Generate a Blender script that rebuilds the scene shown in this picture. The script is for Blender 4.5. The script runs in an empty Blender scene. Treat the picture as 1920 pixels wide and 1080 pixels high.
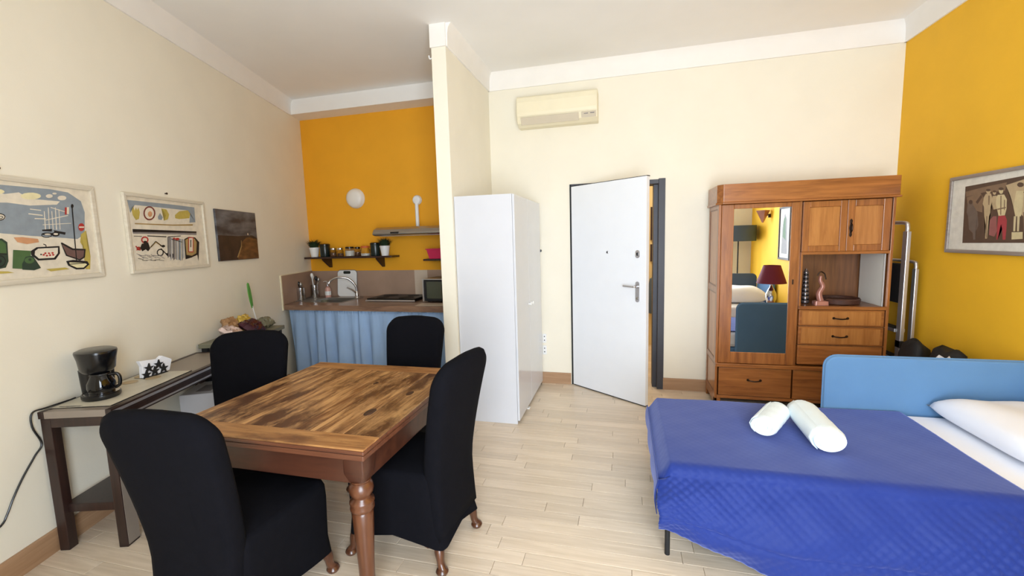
import bpy, bmesh, math, random
from mathutils import Vector, Matrix
random.seed(7)
S = bpy.context.scene
C = S.collection
PI = math.pi
def lin(v):
    v /= 255.0
    return v / 12.92 if v <= 0.04045 else ((v + 0.055) / 1.055) ** 2.4
def rgb(r, g, b): return (lin(r), lin(g), lin(b), 1.0)

# ------------------------------------------------------------------ camera
EYE = 1.584
cam_data = bpy.data.cameras.new('camera')
cam = bpy.data.objects.new('camera', cam_data); C.objects.link(cam)
cam_data.sensor_fit = 'HORIZONTAL'; cam_data.sensor_width = 36.0
cam_data.lens = 810.5 / 1920.0 * 36.0
cam_data.clip_start = 0.05; cam_data.clip_end = 60
def cam_matrix(yaw, pitch, roll):
    B = Matrix(((1, 0, 0), (0, 0, -1), (0, 1, 0)))
    c, s = math.cos(yaw), math.sin(yaw); Ry = Matrix(((c, 0, s), (0, 1, 0), (-s, 0, c)))
    c, s = math.cos(pitch), math.sin(pitch); Rp = Matrix(((1, 0, 0), (0, c, -s), (0, s, c)))
    c, s = math.cos(roll), math.sin(roll); Rr = Matrix(((c, -s, 0), (s, c, 0), (0, 0, 1)))
    M = Rr @ Rp @ Ry @ B                      # world -> camera (x right, y down, z forward)
    F = Matrix(((1, 0, 0), (0, -1, 0), (0, 0, -1))) @ M
    return F.transposed()
cam.matrix_world = Matrix.Translation((0, 0, EYE)) @ cam_matrix(0.25513, 0.111842, -0.0282558).to_4x4()
S.camera = cam

# ------------------------------------------------------------------ world, daylight, exposure
world = bpy.data.worlds.new('sky'); S.world = world; world.use_nodes = True
bgn = world.node_tree.nodes['Background']
bgn.inputs[0].default_value = (0.80, 0.90, 1.0, 1); bgn.inputs[1].default_value = 1.0
S.view_settings.view_transform = 'Standard'; S.view_settings.look = 'None'
S.view_settings.gamma = 1.0; S.view_settings.use_curve_mapping = False
S.view_settings.exposure = 0.36
def area(name, loc, rot, sx, sy, power, col):
    l = bpy.data.lights.new(name, 'AREA'); l.shape = 'RECTANGLE'; l.size = sx; l.size_y = sy
    l.energy = power; l.color = col
    o = bpy.data.objects.new(name, l); C.objects.link(o); o.location = loc; o.rotation_euler = rot
    return o
# daylight entering through the tall window of the wall behind the photographer
WIN = [(-0.4, 1.35, 0.15, 2.65)]
REAR = -0.75
for i, (x0, x1, z0, z1) in enumerate(WIN):
    area('window_daylight', ((x0 + x1) / 2, REAR - 0.22, (z0 + z1) / 2), (PI / 2, 0, 0), x1 - x0, z1 - z0, 175, (0.80, 0.895, 1.0))

# ------------------------------------------------------------------ helpers
def node_mat(name, col, rough=0.6, metal=0.0, var=0.06, scale=6.0, bump=0.0, bscale=60.0, coat=0.0, spec=0.5, stretch=None, sheen=0.0, sheen_tint=(1, 1, 1, 1)):
    m = bpy.data.materials.new(name); m.use_nodes = True
    nt = m.node_tree; b = nt.nodes['Principled BSDF']
    b.inputs['Roughness'].default_value = rough; b.inputs['Metallic'].default_value = metal
    b.inputs['Specular IOR Level'].default_value = spec
    if coat: b.inputs['Coat Weight'].default_value = coat; b.inputs['Coat Roughness'].default_value = 0.12
    if sheen: b.inputs['Sheen Weight'].default_value = sheen; b.inputs['Sheen Roughness'].default_value = 0.48; b.inputs['Sheen Tint'].default_value = sheen_tint
    tc = nt.nodes.new('ShaderNodeTexCoord'); mp = nt.nodes.new('ShaderNodeMapping')
    nt.links.new(tc.outputs['Object'], mp.inputs[0])
    if stretch: mp.inputs['Scale'].default_value = stretch
    nz = nt.nodes.new('ShaderNodeTexNoise'); nz.inputs['Scale'].default_value = scale; nz.inputs['Detail'].default_value = 5
    nt.links.new(mp.outputs[0], nz.inputs['Vector'])
    rp = nt.nodes.new('ShaderNodeValToRGB')
    rp.color_ramp.elements[0].position = 0.3; rp.color_ramp.elements[1].position = 0.7
    rp.color_ramp.elements[0].color = [max(0, c * (1 - var)) for c in col[:3]] + [1]
    rp.color_ramp.elements[1].color = [min(1, c * (1 + var)) for c in col[:3]] + [1]
    nt.links.new(nz.outputs['Fac'], rp.inputs[0]); nt.links.new(rp.outputs[0], b.inputs['Base Color'])
    if bump:
        n2 = nt.nodes.new('ShaderNodeTexNoise'); n2.inputs['Scale'].default_value = bscale; n2.inputs['Detail'].default_value = 3
        nt.links.new(mp.outputs[0], n2.inputs['Vector'])
        bp = nt.nodes.new('ShaderNodeBump'); bp.inputs['Strength'].default_value = bump; bp.inputs['Distance'].default_value = 0.003
        nt.links.new(n2.outputs['Fac'], bp.inputs['Height']); nt.links.new(bp.outputs[0], b.inputs['Normal'])
    return m
def wood_mat(name, dark, light, axis=0, rough=0.45, coat=0.0, freq=16.0, rnd=None, contrast=(0.3, 0.7), along=0.8, tone=0.35, patch=None):
    """streaky grain running along one object axis; rnd picks a tone per object or per island"""
    m = bpy.data.materials.new(name); m.use_nodes = True
    nt = m.node_tree; b = nt.nodes['Principled BSDF']; N = nt.nodes.new; K = nt.links.new
    b.inputs['Roughness'].default_value = rough
    if coat: b.inputs['Coat Weight'].default_value = coat; b.inputs['Coat Roughness'].default_value = 0.15
    tc = N('ShaderNodeTexCoord'); mp = N('ShaderNodeMapping')
    sc = [freq, freq, freq]; sc[axis] = along
    mp.inputs['Scale'].default_value = sc
    vec = tc.outputs['Object']
    rv = None
    if rnd:
        if rnd == 'object': oi = N('ShaderNodeObjectInfo'); rv = oi.outputs['Random']
        else: gi = N('ShaderNodeNewGeometry'); rv = gi.outputs['Random Per Island']
        mu = N('ShaderNodeMath'); mu.operation = 'MULTIPLY'; mu.inputs[1].default_value = 37.0; K(rv, mu.inputs[0])
        cb = N('ShaderNodeCombineXYZ'); K(mu.outputs[0], cb.inputs[0]); K(mu.outputs[0], cb.inputs[1]); K(mu.outputs[0], cb.inputs[2])
        va = N('ShaderNodeVectorMath'); va.operation = 'ADD'; K(vec, va.inputs[0]); K(cb.outputs[0], va.inputs[1]); vec = va.outputs[0]
    K(vec, mp.inputs[0])
    nz = N('ShaderNodeTexNoise'); nz.inputs['Scale'].default_value = 2.2; nz.inputs['Detail'].default_value = 7; nz.inputs['Roughness'].default_value = 0.62
    nz.inputs['Distortion'].default_value = 0.6
    K(mp.outputs[0], nz.inputs['Vector'])
    rp = N('ShaderNodeValToRGB'); rp.color_ramp.elements[0].position = contrast[0]; rp.color_ramp.elements[1].position = contrast[1]
    rp.color_ramp.elements[0].color = dark; rp.color_ramp.elements[1].color = light
    K(nz.outputs['Fac'], rp.inputs[0])
    out = rp.outputs[0]
    if patch:
        n3 = N('ShaderNodeTexNoise'); n3.inputs['Scale'].default_value = patch[1]; n3.inputs['Detail'].default_value = 6; n3.inputs['Roughness'].default_value = 0.7
        m3 = N('ShaderNodeMapping'); s3 = [2.6, 2.6, 2.6]; s3[axis] = 1.0; m3.inputs['Scale'].default_value = s3
        K(vec, m3.inputs[0]); K(m3.outputs[0], n3.inputs['Vector'])
        r3 = N('ShaderNodeValToRGB'); r3.color_ramp.elements[0].position = patch[2]; r3.color_ramp.elements[1].position = patch[3]
        K(n3.outputs['Fac'], r3.inputs[0])
        mx = N('ShaderNodeMixRGB'); K(r3.outputs[0], mx.inputs[0]); K(out, mx.inputs[1]); mx.inputs[2].default_value = patch[0]; out = mx.outputs[0]
    if rv:
        hs = N('ShaderNodeHueSaturation')
        mr = N('ShaderNodeMapRange'); mr.inputs['To Min'].default_value = 1 - tone; mr.inputs['To Max'].default_value = 1 + tone * 0.5
        K(rv, mr.inputs['Value']); K(mr.outputs[0], hs.inputs['Value']); K(out, hs.inputs['Color']); out = hs.outputs[0]
    K(out, b.inputs['Base Color'])
    bp = N('ShaderNodeBump'); bp.inputs['Strength'].default_value = 0.12; bp.inputs['Distance'].default_value = 0.002
    K(nz.outputs['Fac'], bp.inputs['Height']); K(bp.outputs[0], b.inputs['Normal'])
    return m
def glass_mat(name, col=(1, 1, 1, 1), rough=0.02, trans=1.0):
    m = node_mat(name, col, rough, 0, 0.0)
    m.node_tree.nodes['Principled BSDF'].inputs['Transmission Weight'].default_value = trans
    m.node_tree.nodes['Principled BSDF'].inputs['IOR'].default_value = 1.3
    return m

def B(): return bmesh.new()
def box(bm, x0, x1, y0, y1, z0, z1, mi=0):
    v = [bm.verts.new(p) for p in ((x0,y0,z0),(x1,y0,z0),(x1,y1,z0),(x0,y1,z0),(x0,y0,z1),(x1,y0,z1),(x1,y1,z1),(x0,y1,z1))]
    for f in ((0,3,2,1),(4,5,6,7),(0,1,5,4),(1,2,6,5),(2,3,7,6),(3,0,4,7)):
        bm.faces.new([v[i] for i in f]).material_index = mi
    return v
def prism(bm, pts, axis, a, b, mi=0):
    """extrude a 2-D outline; axis 0: pts=(y,z), 1: pts=(x,z), 2: pts=(x,y)"""
    def P(p, t): return (t, p[0], p[1]) if axis == 0 else (p[0], t, p[1]) if axis == 1 else (p[0], p[1], t)
    A = [bm.verts.new(P(p, a)) for p in pts]; D = [bm.verts.new(P(p, b)) for p in pts]; n = len(pts)
    bm.faces.new(A).material_index = mi; bm.faces.new(D[::-1]).material_index = mi
    for i in range(n):
        bm.faces.new((A[i], D[i], D[(i+1) % n], A[(i+1) % n])).material_index = mi
def lathe(bm, prof, c=(0, 0, 0), seg=20, axis=2, cap=True, mi=0):
    rings = []
    for r, h in prof:
        ring = []
        for i in range(seg):
            a = 2 * PI * i / seg; x, y = r * math.cos(a), r * math.sin(a)
            p = (x, y, h) if axis == 2 else (x, h, y) if axis == 1 else (h, x, y)
            ring.append(bm.verts.new((p[0]+c[0], p[1]+c[1], p[2]+c[2])))
        rings.append(ring)
    for k in range(len(rings) - 1):
        for i in range(seg):
            bm.faces.new((rings[k][i], rings[k][(i+1) % seg], rings[k+1][(i+1) % seg], rings[k+1][i])).material_index = mi
    if cap:
        bm.faces.new(rings[0][::-1]).material_index = mi; bm.faces.new(rings[-1]).material_index = mi
def tube(bm, pts, r, seg=8, cap=True, mi=0):
    pts = [Vector(p) for p in pts]; n = len(pts)
    rr = r if isinstance(r, (list, tuple)) else [r] * n
    rings = []; up = None
    for i, p in enumerate(pts):
        t = (pts[min(i+1, n-1)] - pts[max(i-1, 0)]).normalized()
        if up is None:
            up = Vector((0, 0, 1)) if abs(t.z) < 0.9 else Vector((1, 0, 0))
        s = t.cross(up).normalized(); up = s.cross(t).normalized()
        rings.append([bm.verts.new(p + (s * math.cos(2*PI*k/seg) + up * math.sin(2*PI*k/seg)) * rr[i]) for k in range(seg)])
    for k in range(n - 1):
        for i in range(seg):
            bm.faces.new((rings[k][i], rings[k][(i+1) % seg], rings[k+1][(i+1) % seg], rings[k+1][i])).material_index = mi
    if cap:
        bm.faces.new(rings[0][::-1]).material_index = mi; bm.faces.new(rings[-1]).material_index = mi
def spline(pts, n=8):
    P = [Vector(p) for p in pts]; out = []
    for i in range(len(P) - 1):
        p0, p1, p2, p3 = P[max(i-1, 0)], P[i], P[i+1], P[min(i+2, len(P)-1)]
        for k in range(n):
            t = k / n
            out.append(0.5 * ((2*p1) + (p2-p0)*t + (2*p0-5*p1+4*p2-p3)*t*t + (3*p1-p0-3*p2+p3)*t*t*t))
    out.append(P[-1]); return out
def rrect(w, h, r, n=5, cx=0, cy=0):
    out = []
    for (sx, sy, a0) in ((1, 1, 0), (-1, 1, 90), (-1, -1, 180), (1, -1, 270)):
        for k in range(n + 1):
            a = math.radians(a0 + 90 * k / n)
            out.append((cx + sx * (w - r) + r * math.cos(a), cy + sy * (h - r) + r * math.sin(a)))
    return out
def obj(name, bm, mat, parent=None, smooth=False, bevel=0, loc=None, kind=None, sub=0, angle=40):
    bmesh.ops.recalc_face_normals(bm, faces=bm.faces[:])
    me = bpy.data.meshes.new(name); bm.to_mesh(me); bm.free()
    for m in (mat if isinstance(mat, (list, tuple)) else [mat]): me.materials.append(m)
    o = bpy.data.objects.new(name, me); C.objects.link(o)
    if smooth:
        me.polygons.foreach_set('use_smooth', [True] * len(me.polygons))
        if angle < 180:
            me.set_sharp_from_angle(angle=math.radians(angle))
    if bevel:
        md = o.modifiers.new('bevel', 'BEVEL'); md.width = bevel; md.segments = 2; md.limit_method = 'ANGLE'; md.angle_limit = math.radians(40)
    if sub:
        md = o.modifiers.new('sub', 'SUBSURF'); md.levels = sub; md.render_levels = sub
    if parent: o.parent = parent
    if loc: o.location = loc
    if kind: o['kind'] = kind
    return o
def boxobj(name, d, mat, parent=None, bevel=0.0, kind=None):
    bm = B(); box(bm, *d); return obj(name, bm, mat, parent, bevel=bevel, kind=kind)
def tag(o, label, cat, group=None):
    o['label'] = label; o['category'] = cat
    if group: o['group'] = group
    return o
def thing(name, label, cat, loc=(0, 0, 0), rotz=0, group=None):
    o = bpy.data.objects.new(name, None); C.objects.link(o); o.empty_display_size = 0.1
    o.location = loc; o.rotation_euler = (0, 0, rotz)
    return tag(o, label, cat, group)
def copy_tree(o, parent=None):
    c = o.copy(); C.objects.link(c); c.parent = parent
    for ch in list(o.children): copy_tree(ch, c)
    return c
def struct(name, bm, mat, **k):
    o = obj(name, bm, mat, **k); o['kind'] = 'structure'; return o

# frames of the walls: local x runs right along the wall, y into the wall, z up
LA = -0.297374
PW = Vector((-2.900, 1.331, 0)); UW = Vector((math.sin(LA), math.cos(LA), 0)); NW = Vector((math.cos(LA), -math.sin(LA), 0))
ROTL = math.atan2(UW.y, UW.x)
def LW(s, off=0.0, z=0.0):
    p = PW + UW * s + NW * off; return (p.x, p.y, z)
XR = 2.305; YB = 4.577; YK = 4.83; ZC = 3.318; XP = -1.39; XPL = -1.515; YP = 3.43
def lwx(y): return PW.x + UW.x * (y - PW.y) / UW.y

# ------------------------------------------------------------------ materials
M = {}
M['cream'] = node_mat('cream_wall_paint', rgb(240, 233, 215), 0.75, var=0.02, scale=3, bump=0.12, bscale=90)
M['white_paint'] = node_mat('white_cornice_paint', rgb(244, 240, 234), 0.7, var=0.015, bump=0.06)
M['ceiling'] = node_mat('ceiling_paint', rgb(248, 245, 240), 0.8, var=0.02, scale=2, bump=0.05)
M['orange_wall'] = node_mat('orange_wall_paint', rgb(240, 168, 28), 0.7, var=0.03, scale=3, bump=0.12, bscale=90)
M['yellow'] = node_mat('yellow_wall_paint', rgb(240, 184, 34), 0.7, var=0.03, scale=3, bump=0.12, bscale=90)
M['oak_floor'] = wood_mat('oak_plank', rgb(210, 190, 164), rgb(233, 215, 192), 0, 0.32, 0.25, 22, 'object', along=1.2, tone=0.12)
M['oak_far'] = wood_mat('oak_plank_far', rgb(210, 190, 164), rgb(233, 215, 192), 0, 0.32, 0.25, 22, 'island', along=1.2, tone=0.12)
M['joint'] = node_mat('floor_joint', rgb(120, 92, 62), 0.8)
M['skirting'] = wood_mat('skirting_wood', rgb(156, 118, 84), rgb(182, 146, 112), 0, 0.5, 0.1, 14)
M['white_lac'] = node_mat('white_lacquer', rgb(214, 215, 220), 0.28, var=0.01)
M['white_gloss'] = node_mat('white_gloss_lacquer', rgb(214, 216, 222), 0.08, var=0.01)
M['white_door'] = node_mat('white_door_paint', rgb(238, 240, 244), 0.45, var=0.01)
M['dark_frame'] = node_mat('dark_grey_steel', rgb(62, 62, 68), 0.5, 0.2, bump=0.05)
M['black_gap'] = node_mat('black_rubber_and_gap', rgb(22, 22, 24), 0.7)
M['chrome'] = node_mat('chrome', rgb(205, 205, 208), 0.18, 1.0, var=0.02)
M['steel'] = node_mat('brushed_steel', rgb(170, 166, 160), 0.35, 0.9, var=0.05, stretch=(1, 1, 20))
M['alu'] = node_mat('aluminium', rgb(205, 203, 205), 0.35, 0.8, var=0.04)
M['black_cloth'] = node_mat('black_stretch_fabric', rgb(13, 13, 18), 0.95, var=0.1, scale=30, bump=0.15, bscale=300, spec=0.1)
M['cabriole'] = wood_mat('dark_walnut', rgb(58, 32, 20), rgb(98, 58, 36), 2, 0.3, 0.4)
M['table_leg'] = wood_mat('red_brown_varnish', rgb(70, 38, 22), rgb(102, 60, 36), 2, 0.3, 0.2, 10)
M['table_apron'] = wood_mat('apron_wood', rgb(56, 29, 20), rgb(80, 45, 30), 0, 0.36, 0.2, 10)
M['plank'] = wood_mat('rustic_table_plank', rgb(104, 62, 34), rgb(196, 150, 98), 1, 0.40, 0.15, 15, 'object', (0.36, 0.62), 1.3, 0.14, patch=(rgb(78, 44, 24), 2.1, 0.47, 0.60))
M['plank_end'] = wood_mat('rustic_table_end', rgb(122, 74, 40), rgb(188, 138, 84), 0, 0.40, 0.15, 13, 'object', (0.32, 0.64), 0.9, 0.10, patch=(rgb(88, 50, 28), 1.8, 0.52, 0.68))
M['knot'] = node_mat('wood_knot', rgb(58, 34, 22), 0.45, var=0.3, scale=30)
M['plank_edge'] = wood_mat('table_edge_wood', rgb(78, 44, 30), rgb(118, 72, 48), 0, 0.4, 0.2, 12)
M['oak_cab'] = wood_mat('varnished_oak', rgb(126, 72, 32), rgb(176, 110, 54), 2, 0.3, 0.35, 14, along=1.0)
M['oak_cab_h'] = wood_mat('varnished_oak_across', rgb(126, 72, 32), rgb(178, 112, 56), 0, 0.3, 0.35, 14, along=1.0)
M['oak_light'] = wood_mat('light_oak_panel', rgb(158, 98, 46), rgb(194, 132, 70), 2, 0.3, 0.35, 12, along=1.0)
M['oak_dark'] = wood_mat('dark_oak_inner', rgb(96, 58, 30), rgb(136, 86, 46), 2, 0.4, 0.2, 12)
M['mirror'] = node_mat('mirror_silvering', (0.86, 0.88, 0.88, 1), 0.01, 1.0, var=0.0)
M['iron'] = node_mat('dark_bronze', rgb(52, 36, 26), 0.4, 0.7)
M['counter'] = wood_mat('counter_laminate', rgb(108, 80, 64), rgb(160, 126, 102), 0, 0.3, 0.2, 9, along=1.4)
M['tile'] = node_mat('brown_splashback', rgb(168, 140, 120), 0.4, var=0.10, scale=3.5)
M['tile_reflection_and_board'] = node_mat('splashback_reflection_and_pale_board', rgb(206, 188, 168), 0.4, var=0.06, scale=4)
M['blue_cloth'] = node_mat('light_blue_cotton', rgb(158, 188, 226), 0.85, var=0.05, bump=0.1, bscale=200)
M['shelf'] = wood_mat('dark_shelf', rgb(34, 18, 16), rgb(58, 32, 26), 0, 0.4, 0.1)
M['black'] = node_mat('black_plastic', rgb(16, 16, 18), 0.25, var=0.1)
M['black_matte'] = node_mat('black_matte', rgb(20, 20, 22), 0.7, var=0.1)
M['black_glass'] = node_mat('black_glass', rgb(10, 10, 12), 0.05, var=0.0)
M['hob_glass'] = node_mat('black_ceramic_glass', rgb(9, 9, 10), 0.35, var=0.0, spec=0.2)
M['oven_glass'] = node_mat('grey_green_oven_glass', rgb(76, 80, 66), 0.25, var=0.05)
M['white_plastic'] = node_mat('white_plastic', rgb(238, 238, 236), 0.4, var=0.01)
M['ac'] = node_mat('ivory_plastic', rgb(236, 226, 196), 0.45, var=0.02)
M['ac_dark'] = node_mat('ivory_plastic_grey', rgb(206, 194, 172), 0.5, var=0.02)
M['white_ceramic'] = node_mat('white_ceramic', rgb(240, 238, 234), 0.3, var=0.01)
M['grass'] = node_mat('dark_green_grass', rgb(34, 56, 26), 0.7, var=0.5, scale=20)
M['bottle_green'] = node_mat('dark_green_enamel', rgb(20, 34, 32), 0.25)
M['glass'] = glass_mat('clear_glass')
M['spice'] = node_mat('brown_spice', rgb(112, 76, 48), 0.9, var=0.3, scale=40)
M['salt'] = node_mat('white_grains', rgb(226, 222, 212), 0.9, var=0.05)
M['orange'] = node_mat('orange_lid', rgb(206, 96, 44), 0.5)
M['pink'] = node_mat('pink_plastic', rgb(206, 34, 84), 0.4, var=0.05)
M['soap'] = node_mat('pink_soap', rgb(214, 164, 150), 0.3)
M['lamp_glass'] = node_mat('opal_glass', rgb(238, 232, 222), 0.35, var=0.01)
M['bedblue'] = node_mat('blue_upholstery', rgb(90, 130, 170), 0.85, var=0.03, bump=0.12, bscale=250, sheen=0.1)
M['greyblue'] = node_mat('grey_upholstery', rgb(78, 92, 108), 0.9, var=0.04, bump=0.12, bscale=250)
M['quilt'] = node_mat('navy_quilted_satin', rgb(24, 45, 116), 0.6, var=0.04, scale=4, bump=0.1, bscale=120, spec=0.2, sheen=0.68, sheen_tint=(0.42, 0.50, 1.0, 1))
M['sheet'] = node_mat('white_cotton', rgb(240, 241, 247), 0.85, var=0.01, bump=0.08, bscale=160)
M['towel'] = node_mat('white_terry', rgb(232, 243, 247), 0.95, var=0.02, bump=0.5, bscale=260)
M['maroon'] = node_mat('burgundy_shade', rgb(112, 28, 48), 0.8, var=0.04)
M['console_top'] = node_mat('taupe_laminate', rgb(136, 124, 112), 0.3, var=0.03)
M['console_wood'] = wood_mat('espresso_wood', rgb(30, 18, 15), rgb(52, 32, 27), 2, 0.4, 0.15)
M['placemat'] = node_mat('printed_mat', rgb(206, 198, 178), 0.4, var=0.10, scale=9)
M['green_plastic'] = node_mat('green_plastic', rgb(92, 160, 70), 0.4)
M['bag_purple'] = node_mat('purple_foil', rgb(70, 26, 44), 0.22, 0.3, var=0.3, scale=14)
M['bag_tan'] = node_mat('tan_foil', rgb(176, 136, 96), 0.35, 0.1, var=0.2, scale=14)
M['bag_yellow'] = node_mat('yellow_foil', rgb(214, 180, 76), 0.3, 0.1, var=0.2, scale=14)
M['bag_pink'] = node_mat('pale_pink_foil', rgb(222, 200, 194), 0.25, 0.3, var=0.35, scale=14)
M['tray'] = node_mat('grey_green_tray', rgb(120, 118, 98), 0.5, var=0.08)
M['carton'] = node_mat('white_carton', rgb(206, 204, 206), 0.5, var=0.06)
M['figure_stripe'] = node_mat('pewter', rgb(120, 112, 112), 0.25, 0.7, var=0.4, scale=40)
M['rose_glass'] = node_mat('rose_glass', rgb(172, 118, 104), 0.15, 0.1, var=0.15)
M['brown_leather'] = node_mat('brown_wicker', rgb(74, 44, 32), 0.6, var=0.25, scale=30, bump=0.3)
M['board_white'] = node_mat('white_board', rgb(248, 248, 240), 0.5, var=0.01)
M['corridor'] = node_mat('corridor_paint', rgb(226, 200, 146), 0.8, var=0.02)
for k_, c_ in dict(paper=(226,216,196), bluegrey=(142,152,160), cream=(232,222,176), black=(24,22,24), orange_ink=(206,150,108), ochre=(190,170,84), green=(74,104,60), darkgreen=(44,62,48), red=(178,50,44), brown=(112,84,78), darkred=(120,52,44), tan=(170,142,90), grey=(136,130,128), silver=(184,182,180), p_dark=(86,66,52), p_mid=(128,104,82), p_tan=(186,164,128), p_grey=(108,94,84), p_cream=(206,190,148), p_rose=(150,92,88), p_red=(166,60,66), p_mat=(222,218,206)).items():
    M['ink_' + k_] = node_mat('ink_' + k_, rgb(*c_), 0.55, var=0.08, scale=25)
M['frame_white'] = wood_mat('whitewashed_frame', rgb(206, 196, 176), rgb(226, 218, 200), 0, 0.55)
M['frame_grey'] = wood_mat('silver_grey_frame', rgb(128, 116, 106), rgb(160, 148, 138), 0, 0.4, 0.2)
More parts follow.
